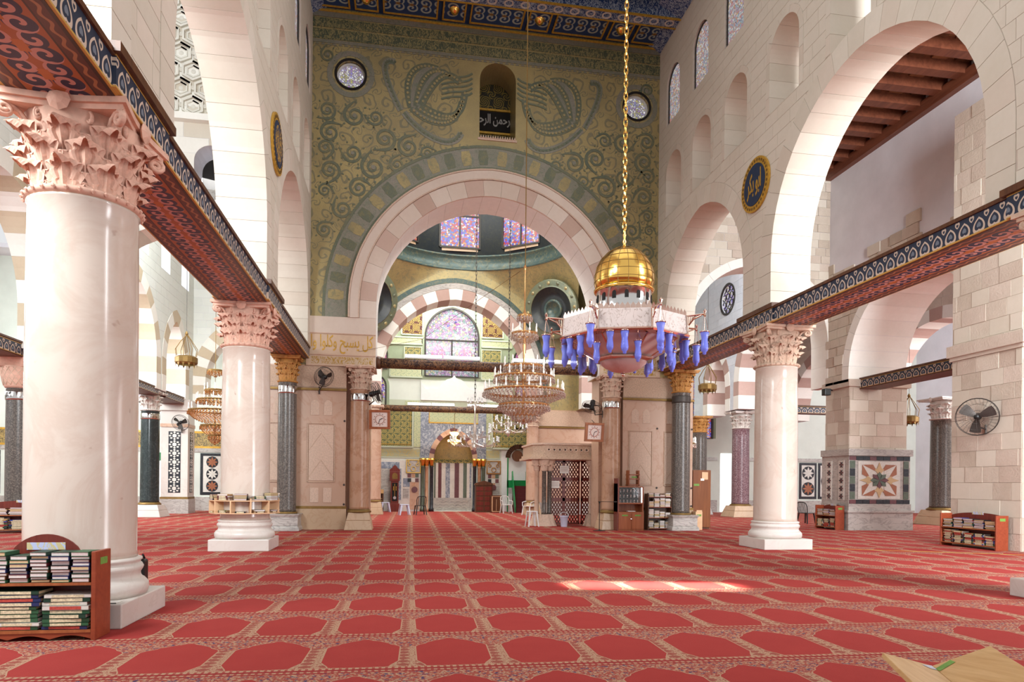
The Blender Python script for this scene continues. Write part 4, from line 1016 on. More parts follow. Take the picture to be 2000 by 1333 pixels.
column('brown_column', 'brown veined marble column right of the great arch behind the display cabinet', 7.05, 22.32, .31, 4.42, 5.2, M['brown_marble'], M['capital_pale'], M['tan'], .45, G3, plinth=.44, ph=.55, bh=.1, pbase='flare', collar=M['chrome'], n=6)
G4 = 'columns of the rear arch'
column('brown_column', 'slim pale marble column left of the rear arch near the grandfather clock', -1.2, 33.0, .3, 4.3, 5.15, M['pier'], M['capital_pale'], M['tan'], .42, G4, plinth=.42, ph=.6, bh=.08, pbase='flare', n=6, rich=False)
column('brown_column', 'slim pale marble column right of the rear arch behind the platform', 6.4, 33.0, .3, 4.3, 5.15, M['pier'], M['capital_pale'], M['tan'], .42, G4, plinth=.42, ph=.6, bh=.08, pbase='flare', n=6, rich=False)
G5 = 'side aisle columns'
def basket(c, z0, z1, r):
    """capital with a pierced basket weave"""
    o = MB().lathe([(r, 0), (r * 1.1, .05), (r * 1.12, .09), (r * 1.3, .3), (r * 1.42, .55), (r * 1.4, .62)], 24, (0, 0, z0)).build('basket_capital', M['capital'], c, smooth=True)
    mb = MB()
    for s in (-1, 1):
        for i in range(18):
            t = 2 * pi * i / 18; mb.tube([((r * (1.13 + .3 * k / 6)) * cos(t + s * k * .13), (r * (1.13 + .3 * k / 6)) * sin(t + s * k * .13), z0 + .08 + .5 * k / 6) for k in range(7)], .014, 4)
    mb.build('basket_weave', M['capital_pale'], o)
    MB().frustum((0, 0), r * 1.3, r * 1.7, z0 + .6, z1).build('abacus', M['capital'], o)
gc = column('granite_column', 'mottled dark granite column behind the nearest pink column, basket weave capital', -10.95, 21.95, .36, 4.12, 4.25, M['granite'], M['capital'], M['grey_marble'], .4, G5, plinth=.5, ph=.5, bh=.06, pbase='box', collar=M['chrome'], rich=False)
for ch in list(gc.children):
    if ch.name.startswith('capital'):
        for q in list(ch.children): bpy.data.objects.remove(q)
        bpy.data.objects.remove(ch)
basket(gc, 4.12, 4.98, .36)
column('green_column', 'dark green marble column in front of the bright doorway', -10.2, 30.2, .36, 4.35, 5.15, M['green_marble'], M['white_marble'], M['white_marble'], .52, G5, plinth=.62, ph=.5, bh=.1, pbase='flare', collar=M['chrome'], n=6, rich=False)
column('purple_column', 'mottled purple porphyry column beyond the right nave arcade', 16.5, 31.3, .42, 4.3, 5.15, M['purple'], M['white_marble'], M['tan'], .6, G5, plinth=.7, ph=.55, bh=.08, pbase='flare', n=6, rich=False)
column('granite_column', 'dark grey column next to the inlaid wall panel behind the brown cabinet', 15.6, 34.0, .38, 4.3, 5.15, M['granite'], M['capital_gold'], M['grey_marble'], .5, G5, plinth=.55, ph=.5, bh=.08, pbase='flare', n=6, rich=False)
column('granite_column', 'speckled granite column between the star pier and the green gate', 22.1, 24.9, .5, 4.3, 5.2, M['granite'], M['white_marble'], M['tan'], .7, G5, plinth=.78, ph=.6, bh=.1, pbase='flare', n=6, rich=False)

# ---------------- painted tie beams over the columns
def tie_beam(label, xc, y0, y1, soff, collars, face):
    o = empty('tie_beam', (0, 0, 0), label, 'beam', 'painted beams of the nave arcades'); h = .5
    MB().box(xc - h + .04, xc + h - .04, y0, y1, 5.40, 5.66).build('core', M['beam_red'], o)
    MB().box(xc - h, xc + h, y0, y1, 5.365, 5.40).build('painted_soffit', soff, o)
    for s in (-1, 1):
        MB().box(xc + s * h - .03, xc + s * h + .03, y0, y1, 5.37, 5.68).build('painted_side', M['side'], o)
        MB().box(xc + s * (h + .01) - .05, xc + s * (h + .01) + .05, y0, y1, 5.68, 5.74).build('top_moulding', M['wood_dark'], o)
    for c in collars:
        b = MB().box(xc - h - .07, xc + h + .07, c - .78, c + .78, 5.385, 5.70).build('collar_box', M['side'], o)
        MB().box(xc - h - .13, xc + h + .13, c - .84, c + .84, 5.70, 5.80).build('collar_moulding', M['wood_dark'], b)
        MB().box(xc - h - .071, xc + h + .071, c - .781, c + .781, 5.375, 5.40).build('collar_soffit', M['side_x'], b)
    return o
tie_beam('painted beam running off the top left corner above the nearest pink column', -3.37, 1.5, 8.05, M['soff_l'], [8.05], 1)
tie_beam('painted beam spanning between the two left pink columns', -3.37, 8.05, 15.95, M['soff_l'], [15.95], 1)
tie_beam('short painted beam from the left shelf-ringed column to the end pier', -3.37, 15.95, 22.1, M['soff_l'], [], 1)
tie_beam('painted beam running off the right edge of the picture', 9.12, 1.5, 7.75, M['soff_r'], [7.75], -1)
tie_beam('long painted beam across the right side between pink columns', 9.12, 7.75, 15.55, M['soff_r'], [15.55], -1)
tie_beam('short painted beam from the right pink column to the end pier', 9.12, 15.55, 22.1, M['soff_r'], [], -1)
def small_beam(label, x0, x1, y0, y1, z0, z1, along='y'):
    o = empty('tie_beam', (0, 0, 0), label, 'beam', 'tie beams in the aisles')
    MB().box(x0 + .02, x1 - .02, y0 + .02, y1 - .02, z0, z1).build('core', M['beam_red'], o)
    mt = beam_side('aisle_beam_frieze_' + str(int(z0 * 100)) + along, along == 'x', z0, z1, .3)
    if along == 'y':
        for x in (x0, x1 - .03): MB().box(x, x + .03, y0, y1, z0 + .02, z1).build('painted_side', mt, o)
    else: MB().box(x0, x1, y0, y0 + .03, z0 + .02, z1).build('painted_side', mt, o)
    MB().box(x0 - .03, x1 + .03, y0 - .03, y1 + .03, z1, z1 + .05).build('top_moulding', M['wood_dark'], o)
    MB().box(x0, x1, y0, y1, z0 - .02, z0).build('painted_soffit', M['soff_any'], o)
    return o
small_beam('painted beam between the star pier and the near rough stone pier', 15.9, 16.7, 16.2, 21.7, 4.98, 5.3)
small_beam('painted beam above the basket capital at the left edge', -11.3, -10.6, 14.0, 21.95, 4.98, 5.35)
small_beam('painted beam between the granite and green columns at left', -10.7, -9.75, 22.2, 29.8, 5.0, 5.25)
small_beam('short painted beam from the green column to the patterned pier', -10.7, -9.75, 30.6, 33.2, 5.0, 5.25)
small_beam('cross beam facing the viewer at the far left edge', -18, -11.3, 21.7, 22.2, 4.7, 5.02, 'x')
small_beam('plain tie beam crossing behind the right pink column', 17.0, 21.5, 27.6, 28.0, 4.75, 5.05, 'x')

# tie beams of the two arches with fluorescent tubes on top
def tube_light(label, x0, x1, y, z, along='x', grp='fluorescent tubes on the tie beams'):
    t = empty('fluorescent_lamp', ((x0 + x1) / 2 if along == 'x' else y, y if along == 'x' else (x0 + x1) / 2, z), label, 'lamp', grp, 0 if along == 'x' else pi / 2); L = (x1 - x0) / 2
    rot = Matrix.Rotation(pi / 2, 4, 'Y'); n = 2
    MB().box(-L, L, -.03, .05, -.05, -.0).build('batten', M['white'], t)
    for k in range(n): MB().lathe([(.035, -L / n + .03), (.035, L / n - .03)], 8, m=Matrix.Translation((-L / 2 + k * L, -.02, .04)) @ rot).build('tube', M['tube'], t)
for lb, x0, x1, y, z, hh in (('dark painted round tie beam across the great arch', -.82, 6.63, 22.75, 5.42, .17), ('dark painted round tie beam across the rear arch', -.97, 6.13, 33.5, 5.12, .15)):
    o = empty('arch_tie_beam', (0, 0, 0), lb, 'beam', 'tie beams across the arches')
    MB().lathe([(hh, x0), (hh, x1)], 20, m=Matrix.Translation((0, y, z)) @ Matrix.Rotation(pi / 2, 4, 'Y')).build('beam', M['tie'], o, smooth=True)
    for x in (x0, x1 - .15): MB().lathe([(hh + .03, x), (hh + .03, x + .15)], 20, m=Matrix.Translation((0, y, z)) @ Matrix.Rotation(pi / 2, 4, 'Y')).build('end_ring', M['wood_dark'], o, smooth=True)
tube_light('left pair of lit tubes on the great arch beam', 0.1, 2.6, 22.68, 5.65); tube_light('right pair of lit tubes on the great arch beam behind crystal chandelier', 3.7, 5.95, 22.68, 5.65)
tube_light('left pair of lit tubes on the rear arch beam', .3, 2.6, 33.42, 5.32); tube_light('right pair of lit tubes on the rear arch beam', 3.2, 4.9, 33.42, 5.32)
tube_light('lit tube on the beam beside the green column', 30.6, 32.0, -9.95, 5.35, 'y'); tube_light('lit tube nearer along the beam left of the green column', 24.8, 26.8, -9.95, 5.35, 'y')
tube_light('lit tube on the cross beam at the far left edge', -13.8, -11.4, 21.9, 4.62)
# ---------------- the qibla wall with the prayer niche
YQ = 36.5; fQ = fY(YQ); NC = 2.78
big = arch(NC - .12, 1.42, 7.2, 9.3, 10.85, 12)
wq = MB().holed([(-22, 0), (34, 0), (34, 12.5), (-22, 12.5)], [big, arch(NC, 1.03, .02, 2.8, 4.2, 10), arch(-1.35, .55, 4.5, 6.6, 7.15, 8), arch(6.7, .55, 4.5, 6.6, 7.15, 8), arch(-1.25, .5, 7.5, 8.3, 8.8, 8), arch(6.55, .5, 7.5, 8.3, 8.8, 8),
    arch(-7.6, .5, 5.2, 8.3, 8.9, 8), arch(-12.8, .6, 5.4, 8.4, 9.1, 8), arch(16.9, .6, 4.2, 7.6, 8.3, 8), [(-12.35, .02), (-11.05, .02), (-11.05, 2.5), (-12.35, 2.5)], [(18.0, .02), (19.0, .02), (19.0, 3.4), (18.0, 3.4)]], fQ, 0, .8).build('wall_qibla', M['plaster_green']); wq['kind'] = 'structure'
def qbox(nm, x0, x1, z0, z1, mt, t=.02, par=None): return MB().box(x0, x1, YQ - t, YQ, z0, z1).build(nm, M[mt] if isinstance(mt, str) else mt, par or wq)
def qwin(nm, a, mt, bars):
    g = MB().prism(a, fQ, .12, .16).build(nm, M[mt], wq)
    m = MB().ribbon(a + [a[0]], .08, fQ, .1, -.05)
    for b in bars: m.ribbon(list(b), .07, fQ, .11, .03)
    m.build('window_bar', M['lead'], g); MB().ribbon(offset_path(a, .12, 40), .14, fQ, 0, -.04).build('window_moulding', M['green_wall'], g); return g
bc = NC - .12
wg = qwin('stained_window', big, 'glass_big', [((bc - 1.42, 9.15), (bc + 1.42, 9.15)), ((bc, 7.2), (bc, 9.15)), ((bc - 1.42, 7.62), (bc + 1.42, 7.62))])
for s in (-1, 1):
    MB().prism(arch(bc + s * .72, .42, 7.8, 8.15, 8.95, 8), fQ, .09, .12).build('pink_light', M['glass_pink'], wg)
for i in range(12):
    t = 2 * pi * i / 12; MB().prism([(bc + (r * cos(t + d)), 10.05 + r * sin(t + d)) for r, d in ((.12, 0), (.3, -.2), (.42, 0), (.3, .2))], fQ, .09, .12).build('rosette_petal', M['glass_vio' if i % 2 else 'glass_pink'], wg)
for c in (-1.35, 6.7): qwin('stained_window', arch(c, .55, 4.5, 6.6, 7.15, 8), 'glass_vio', [])
for c in (-1.25, 6.55): qwin('stained_window', arch(c, .5, 7.5, 8.3, 8.8, 8), 'glass_pink', [])
qwin('stained_window', arch(-7.6, .5, 5.2, 8.3, 8.9, 8), 'sky', []); qwin('stained_window', arch(-12.8, .6, 5.4, 8.4, 9.1, 8), 'glass_pink', [((-13.4, 7), (-12.2, 7))]); qwin('stained_window', arch(16.9, .6, 4.2, 7.6, 8.3, 8), 'glass_drum', [((16.3, 6.2), (17.5, 6.2)), ((16.9, 4.2), (16.9, 7.6))])
for x0, x1, z1 in ((-12.35, -11.05, 2.5), (18.0, 19.0, 3.4)): MB().box(x0, x1, YQ + .6, YQ + .65, 0, z1).build('bright_doorway', M['sky'], wq)
MB().box(-12.5, -10.9, YQ - .05, YQ, 2.5, 2.9).build('door_lintel', M['green_paint'], wq)
# gilded and sage panels around the big window
MB().holed([(-2.4, 7.0), (8.0, 7.0), (8.0, 11.4), (-2.4, 11.4)], [offset_path(big, .05, 30), offset_path(arch(-1.25, .5, 7.5, 8.3, 8.8, 8), .04, 20), offset_path(arch(6.55, .5, 7.5, 8.3, 8.8, 8), .04, 20)], fQ, -.012, 0).build('sage_field', M['green_wall'], wq)
for x0, x1, z0, z1, mt in ((.0, 1.1, 9.35, 10.9, 'lattice_red'), (4.25, 5.4, 9.35, 10.9, 'lattice_red'), (.15, 1.05, 7.75, 8.7, 'lattice'), (4.25, 5.3, 7.75, 8.7, 'lattice'), (1.2, 4.1, 10.95, 11.3, 'lattice_red'), (-.6, 1.1, 8.85, 9.2, 'lattice_pale'), (4.25, 5.9, 8.85, 9.2, 'lattice_pale'), (-.6, 1.1, 7.1, 7.6, 'lattice_pale'), (4.25, 5.9, 7.1, 7.6, 'lattice_pale')):
    p = qbox('gilded_panel', x0, x1, z0, z1, mt, .04); MB().ribbon([(x0, z0), (x1, z0), (x1, z1), (x0, z1), (x0, z0)], .07, fQ, 0, -.06).build('panel_frame', M['sage_pale'], p)
# white scalloped board
sc = [(NC - 1.75, 5.9), (NC + 1.75, 5.9), (NC + 1.75, 6.95)]
for i in range(6): t = i / 5; sc.append((NC + 1.75 - .35 * t, 6.95 - .5 * sin(pi / 2 * t)))
sc += [(NC + 1.15, 6.62), (NC + .95, 6.5)]
for i in range(9): t = i / 8; sc.append((NC + .85 - .6 * t, 6.52 + .55 * sin(pi / 2 * t)))
sc += [(NC + .12, 7.12), (NC, 7.28)]
full = sc + [(2 * NC - x, z) for x, z in sc[:1:-1]]
MB().prism(full, fQ, -.02, -.10).build('scalloped_board', M['white'], wq)
qbox('sage_band', -2.4, 8.0, 5.45, 5.9, 'sage_pale', .015); 
for x0, x1 in ((.2, .95), (4.6, 5.4)): qbox('relief_panel', x0, x1, 5.5, 5.85, 'lattice_pale', .03)
# large gilded arabesque panels and the script frieze
for x0, x1 in ((-1.7, .62), (4.85, 7.2)):
    p = qbox('gilded_panel', x0, x1, 3.45, 5.4, 'lattice', .05)
    MB().ribbon([(x0, 3.4), (x1, 3.4), (x1, 5.45), (x0, 5.45), (x0, 3.4)], .1, fQ, 0, -.09).build('panel_frame', M['sage_pale'], p)
    MB().ribbon([(x0 + .12, 3.55), (x1 - .12, 3.55), (x1 - .12, 5.3), (x0 + .12, 5.3), (x0 + .12, 3.55)], .025, fQ, -.05, -.08).build('panel_line', M['goldpaint'], p)
for x0, x1 in ((.68, 1.05), (4.5, 4.82)): qbox('gilded_strip', x0, x1, 3.4, 5.4, 'lattice_pale', .045)
qbox('script_frieze', -1.9, 1.1, 2.82, 3.36, 'sage_pale', .03); qbox('script_frieze', 4.48, 5.3, 2.82, 3.36, 'sage_pale', .03)
qbox('frieze_script', -1.8, 1.0, 2.9, 3.28, 'frz_sage', .036)
qbox('frieze_script', 4.55, 5.25, 2.9, 3.28, 'frz_sage', .036)
# blue-grey marble round the niche
q = arch(NC, 1.03, 2.8, 2.8, 4.2, 10)
MB().holed(outline(NC - 1.75, NC + 1.75, 2.8, 5.45, [q]), [], fQ, -.06, 0).build('marble_surround', M['blue_in'], wq)
voussoirs(wq, q, .26, fQ, -.10, 0, 15, [M['pier'], M['maroon_in'], M['pier']], gap=.004, name='niche_voussoir')
MB().box(NC - 1.3, NC + 1.3, YQ - .07, YQ, 4.72, 5.3).build('script_panel', M['lattice_pale'], wq)
MB().ribbon([(NC - 1.3, 4.72), (NC + 1.3, 4.72), (NC + 1.3, 5.3), (NC - 1.3, 5.3), (NC - 1.3, 4.72)], .06, fQ, -.07, -.09).build('panel_frame', M['goldpaint'], wq)
# niche: half cylinder of marble strips, half dome above
NR = 1.03; stripes = ['whitetile', 'green_in', 'whitetile', 'maroon_in', 'whitetile', 'blue_in', 'whitetile', 'maroon_in', 'whitetile', 'green_in', 'whitetile', 'blue_in', 'whitetile']
for i, s in enumerate(stripes):
    a0, a1 = pi - pi * i / 13, pi - pi * (i + 1) / 13
    p = [(NC + NR * cos(a), YQ + .55 * sin(a)) for a in (a0, (a0 + a1) / 2, a1)]
    vs = [(x, y, z) for z in (.72, 2.6) for x, y in p]; MB().add(vs, [(0, 1, 4, 3), (1, 2, 5, 4)]).build('marble_strip', M[s], wq)
p = [(NC + NR * cos(pi - pi * i / 16), YQ + .55 * sin(pi - pi * i / 16)) for i in range(17)]
for z0, z1, mt in ((0, .72, 'grey_marble'), (2.6, 2.82, 'lattice')):
    MB().add([(x, y, z) for z in (z0, z1) for x, y in p], [(i, i + 1, i + 18, i + 17) for i in range(16)]).build('niche_band', M[mt], wq)
hd = MB(); N = 12; vs = []
for i in range(N + 1):
    e = pi / 2 * i / N
    for j in range(17):
        a = pi - pi * j / 16; vs.append((NC + NR * cos(a) * cos(e), YQ + .55 * sin(a) * cos(e), 2.82 + 1.38 * sin(e)))
hd.add(vs, [(i * 17 + j, i * 17 + j + 1, i * 17 + j + 18, i * 17 + j + 17) for i in range(N) for j in range(16)]).build('niche_half_dome', M['mosaic'], wq, smooth=True)
# zigzag carved on the niche plinth
for k in range(3):
    z = .2 + k * .16; pts = [(NC - .8 + i * .16, z + (.06 if i % 2 else 0)) for i in range(11)]
    MB().ribbon(pts, .025, lambda a, b, t: (a, YQ + .55 * sqrt(max(0, 1 - ((a - NC) / NR) ** 2)) - .02 + t, b), 0, -.01).build('zigzag_line', M['white_marble'], wq)
# small engaged columns with gilded capitals
for x, mt in ((NC - 1.62, 'green_in'), (NC - 1.4, 'brown_marble'), (NC - 1.14, 'navytile'), (NC + 1.14, 'navytile'), (NC + 1.4, 'brown_marble'), (NC + 1.62, 'green_in')):
    MB().lathe([(.13, .0), (.13, .15), (.095, .2), (.09, 2.36), (.12, 2.4)], 14, (x, YQ - .1, 0)).build('engaged_column', M[mt], wq, smooth=True)
    MB().lathe([(.10, 2.4), (.11, 2.5), (.15, 2.7), (.18, 2.82)], 10, (x, YQ - .1, 0)).build('gilded_capital', M['gold'], wq, smooth=True)
# marble dado left and right of the niche
def dado(x0, x1, mats, z1=2.7):
    qbox('marble_dado', x0, x1, 0, z1, 'whitetile', .015)
dado(-1.9, 1.05, None); dado(4.5, 5.4, None); qbox('white_wall_field', 5.4, 8.5, 0, 3.3, 'white', .02)
for x0, x1, z0, z1, mt in ((-1.6, -.05, 2.25, 2.6, 'blue_in'), (-.2, .05, .6, 2.25, 'blue_in'), (-1.6, -.25, .6, 2.2, 'grey_marble'), (.15, .5, 1.3, 1.75, 'blue_in'), (.15, .45, .7, 1.2, 'grey_marble'), (.5, .98, 0.1, 1.6, 'pier'), (4.55, 5.3, .95, 1.6, 'grey_marble'), (4.6, 5.3, .1, .9, 'blue_in')):
    qbox('marble_panel', x0, x1, z0, z1, mt, .03)
for x0 in (.32, 4.6):
    p = qbox('gilded_square_panel', x0, x0 + .72, 2.05, 2.72, 'grey_marble', .05)
    MB().ribbon([(x0, 2.05), (x0 + .72, 2.05), (x0 + .72, 2.72), (x0, 2.72), (x0, 2.05)], .06, fQ, -.05, -.08).build('gilded_frame', M['gold'], p)
    for dx, dz, r in ((.36, .2, .12), (.15, .42, .07), (.57, .42, .07), (.1, .58, .04), (.62, .58, .04)):
        c = circ((x0 + dx, 2.05 + dz), r, 14); MB().ribbon(c + [c[0]], .035, fQ, -.05, -.08).build('gilded_ring', M['gold'], p)
    for k, (dx, dz, mt) in enumerate(((.15, -.25, 'maroon_in'), (.36, -.25, 'brown_marble'), (.55, -.25, 'green_in'), (.15, -.5, 'navytile'), (.36, -.5, 'whitetile'), (.55, -.5, 'maroon_in'), (.36, -.72, 'brown_marble'))):
        qbox('inlay_block', x0 + dx - .09, x0 + dx + .09, 2.05 + dz, 2.05 + dz + .2, mt, .04)
for x, z in ((.75, 1.15), (4.95, 1.3)):
    MB().prism(circ((x, z), .16, 18), fQ, -.03, -.06).build('porphyry_disc', M['maroon_in'], wq)
# dado of dark framed inlaid panels along the aisles
def rosette_panel(x0, x1, z0, z1, cnt, mt1='whitetile', mt2='navytile'):
    fr = qbox('framed_panel', x0, x1, z0, z1, 'navytile', .03); qbox('panel_ground', x0 + .14, x1 - .14, z0 + .14, z1 - .14, mt1, .04, fr)
    h = (z1 - z0 - .28) / cnt; cx = (x0 + x1) / 2; R = min(h, x1 - x0 - .28) * .48
    for i in range(cnt):
        cz = z0 + .14 + h * (i + .5)
        MB().prism(circ((cx, cz), R, 12), fQ, -.04, -.05).build('rosette_ground', M[mt2], fr)
        m = MB()
        for k in range(8):
            t = k * pi / 4; m.prism([(cx, cz), (cx + .5 * R * cos(t - .35), cz + .5 * R * sin(t - .35)), (cx + .95 * R * cos(t), cz + .95 * R * sin(t)), (cx + .5 * R * cos(t + .35), cz + .5 * R * sin(t + .35))], fQ, -.05, -.06)
        m.build('rosette_star', M['whitetile' if i % 2 else 'orange_in'], fr)
for x in (-20.2, -18.6, -16.8, -15.2, -9.95, -6.2): rosette_panel(x, x + 1.15, .8, 2.9, 3)
rosette_panel(-8.75, -6.3, .8, 2.9, 1, 'grey_marble', 'grey_marble')
for x in (12.0, 13.2, 20.2, 22.9, 25.6): rosette_panel(x, x + 1.1, .8, 2.9, 3 if x < 15 else 2)
for x in (21.4, 24.1): rosette_panel(x, x + 1.4, .8, 2.9, 1)
for x0, x1 in ((-22, -12.5), (-10.9, -1.9), (8.5, 17.8), (19.2, 30)):
    qbox('dado_base', x0, x1, 0, .7, 'grey_marble', .06); qbox('dado_strip', x0, x1, 2.95, 3.15, 'grey_marble', .05)
for x0, x1 in ((-22, -12.6), (-10.9, -4)):
    qbox('script_band', x0, x1, 3.25, 3.9, 'frz_gold', .04); qbox('script_band_edge', x0, x1, 3.9, 4.0, 'goldpaint', .06); qbox('script_band_edge', x0, x1, 3.15, 3.25, 'goldpaint', .05)
MB().box(-22, 34, 35.2, 36.5, 12.3, 12.5).build('cornice', M['plaster'], wq)
struct('ceiling_qibla_bay', MB().box(-4, 9.7, 34.4, 36.5, 11.6, 11.8), M['plaster'])
# patterned pier in the west arcade
o = MB().box(-10.75, -9.6, 33.2, 34.2, 0, 5.2).build('wall_patterned_pier', M['white_marble']); o['kind'] = 'structure'
MB().box(-10.85, -9.5, 33.1, 34.2, 4.7, 5.2).build('pier_cornice', M['white_marble'], o); MB().box(-10.78, -9.57, 33.16, 34.2, 3.95, 4.1).build('pier_band', M['pier'], o); MB().box(-10.78, -9.57, 33.16, 34.2, .66, .76).build('gilded_band', M['brass'], o); MB().box(-10.82, -9.54, 33.13, 34.2, 0, .66).build('pier_plinth', M['grey_marble'], o)
for fP2, c in ((fY(33.2), -10.17), (fX(-9.6, -1), 33.7)):
    w_ = .26 if c < 0 else .2
    MB().prism([(c - w_, .95), (c + w_, .95), (c + w_, 3.75), (c - w_, 3.75)], fP2, 0, -.012).build('pattern_strip', M['navytile'], o)
    for i in range(7):
        z = 1.15 + i * .4; m = MB()
        for k in range(8):
            t = k * pi / 4; m.prism([(c + .5 * w_ * cos(t), z + .1 * sin(t)), (c + .8 * w_ * cos(t - .3), z + .16 * sin(t - .3)), (c + .98 * w_ * cos(t), z + .2 * sin(t)), (c + .8 * w_ * cos(t + .3), z + .16 * sin(t + .3))], fP2, -.012, -.02)
        m.build('inlay_star', M['whitetile'], o); MB().prism(circ((c, z), w_ * .36, 8), fP2, -.012, -.022).build('inlay_centre', M['whitetile'], o)
# ---------------- chandeliers and lamps
def chain_mb(x, y, z0, z1, step=.075, r=.022, wr=.006):
    m = MB(); z = z0; k = 0
    while z < z1:
        p = []
        for i in range(10):
            t = 2 * pi * i / 10; a, b = r * cos(t), step * .72 * sin(t)
            p.append((x + (a if k % 2 else 0), y + (0 if k % 2 else a), z + b))
        m.tube(p, wr, 4, True); z += step; k += 1
    return m
def big_chandelier():
    cx, cy = 2.87, 8.6
    c = empty('mosque_chandelier', (cx, cy, 2.96), 'octagonal rose-gold chandelier with golden dome and blue glass lamps', 'chandelier')
    z = lambda Z: Z - 2.96
    MB().lathe([(.001, z(2.965)), (.03, z(2.97)), (.14, z(2.99)), (.23, z(3.03)), (.29, z(3.08)), (.315, z(3.13)), (.30, z(3.14))], 32).build('glass_bowl', M['alabaster'], c, smooth=True)
    MB().lathe([(.0, z(2.92)), (.02, z(2.935)), (.022, z(2.955)), (.012, z(2.97))], 10).build('bowl_finial', M['rosegold'], c, smooth=True)
    A0 = -pi / 2 + .09
    def oct8(r, Z): return [(r * cos(A0 + i * pi / 4), r * sin(A0 + i * pi / 4), z(Z)) for i in range(8)]
    MB().lathe([(.33, z(3.11)), (.40, z(3.125)), (.405, z(3.145)), (.37, z(3.16)), (.34, z(3.16))], 8, a0=A0).build('lower_rim', M['rosegold'], c)
    lo, hi = oct8(.37, 3.155), oct8(.72, 3.36)
    pan = plain('rose_metal_panel', 'd2bab2', .3, .15, .06)
    for i in range(8):
        j = (i + 1) % 8; MB().add([lo[i], lo[j], hi[j], hi[i]], [(0, 1, 2, 3)]).build('sloping_panel', pan, c)
        MB().tube([lo[i], hi[i]], .012, 5).build('panel_rib', M['rosegold'], c)
    o1, o2, o3 = oct8(.70, 3.55), oct8(.86, 3.55), oct8(.86, 3.60)
    MB().lathe([(.70, z(3.355)), (.87, z(3.355)), (.88, z(3.375)), (.85, z(3.40))], 8, a0=A0, cap=False).build('underside_rim', M['rosegold'], c)
    b0, b1 = oct8(.85, 3.39), oct8(.83, 3.63); eng = plain('engraved_silver_panel', 'd6c6bf', .28, .5, .05)
    for i in range(8):
        j = (i + 1) % 8; p = MB().add([b0[i], b0[j], b1[j], b1[i]], [(0, 1, 2, 3)]).build('engraved_panel', M['frz_silver'], c)
        MB().tube([b0[i], b1[i]], .014, 5).build('corner_rib', M['rosegold'], c)
        mid = (Vector(b0[i]) + Vector(b0[j]) + Vector(b1[i]) + Vector(b1[j])) / 4; ang = A0 + (i + .5) * pi / 4
        m = MB()
        for k in range(10):
            q = Vector(b1[i]).lerp(Vector(b1[j]), (k + .5) / 10); d = (Vector(b1[j]) - Vector(b1[i])).normalized() * .03
            m.add([q - d, q + d, q + d + Vector((0, 0, .03)), q + Vector((0, 0, .075)), q - d + Vector((0, 0, .03))], [(0, 1, 2, 3, 4)])
        m.build('cresting', M['rosegold'], c)
    MB().lathe([(.83, z(3.63)), (.36, z(3.80))], 8, a0=A0, cap=False).build('roof_slope', eng, c)
    MB().lathe([(.355, z(3.78)), (.355, z(4.02)), (.37, z(4.03))], 32, cap=False).build('drum', M['chrome'], c, smooth=True)
    for i in range(14):
        t = 2 * pi * i / 14; m = Matrix.Rotation(t, 4, 'Z') @ Matrix.Translation((.357, 0, z(3.87))) @ Matrix.Rotation(pi / 2, 4, 'Z')
        a = arch(0, .025, 0, .07, .1, 5); MB().prism(a, lambda u, v, d: tuple(m @ Vector((u, d, v))), -.004, .004).build('drum_opening', M['dark'], c)
    MB().lathe([(.355, z(4.02)), (.39, z(4.025)), (.395, z(4.05)), (.37, z(4.06))], 32, cap=False).build('dome_ring', M['gold'], c, smooth=True)
    prof = [(.362, z(4.05)), (.388, z(4.15)), (.385, z(4.25)), (.36, z(4.35)), (.31, z(4.445)), (.23, z(4.53)), (.13, z(4.595)), (.02, z(4.63))]
    MB().lathe(prof, 36).build('gilded_dome', M['gold'], c, smooth=True)
    seam = MB()
    for i in range(18): t = 2 * pi * i / 18; seam.tube([((r + .002) * cos(t), (r + .002) * sin(t), zz) for r, zz in prof], .003, 4)
    for r, zz in prof[1:6]: seam.tube([((r + .002) * cos(2 * pi * k / 36), (r + .002) * sin(2 * pi * k / 36), zz) for k in range(36)], .003, 4, True)
    seam.build('dome_seams', M['brass'], c)
    MB().lathe([(.03, z(4.62)), (.015, z(4.66)), (.03, z(4.69)), (.012, z(4.73)), (.025, z(4.78)), (.01, z(4.83))], 12).build('finial', M['gold'], c, smooth=True)
    chain_mb(0, 0, z(4.82), z(16.9), .085, .024, .007).build('chain', M['gold'], c)
    lampm = MB().lathe([(.05, .0), (.052, -.02), (.042, -.06), (.036, -.10), (.044, -.16), (.047, -.2), (.04, -.235), (.022, -.25), (.022, -.275), (.001, -.285)], 16, cap=False).mesh('lamp_glass', True); lampm.materials.append(M['blueglass'])
    capm = MB().lathe([(.03, .012), (.062, .004), (.062, -.006), (.05, -.008)], 14, cap=False).mesh('lamp_cap', True); capm.materials.append(M['rosegold'])
    def hang(par, x, y, ztop, zl, s=1.0):
        g = link('lamp_glass', lampm, None, par, (x, y, zl), None, (s, s, s)); link('lamp_cap', capm, None, g)
        m = MB()
        for k in range(3): t = k * 2 * pi / 3; m.tube([(0, 0, (ztop - zl) / s), (.05 * cos(t), .05 * sin(t), .0)], .003, 4)
        m.build('lamp_chains', M['rosegold'], g)
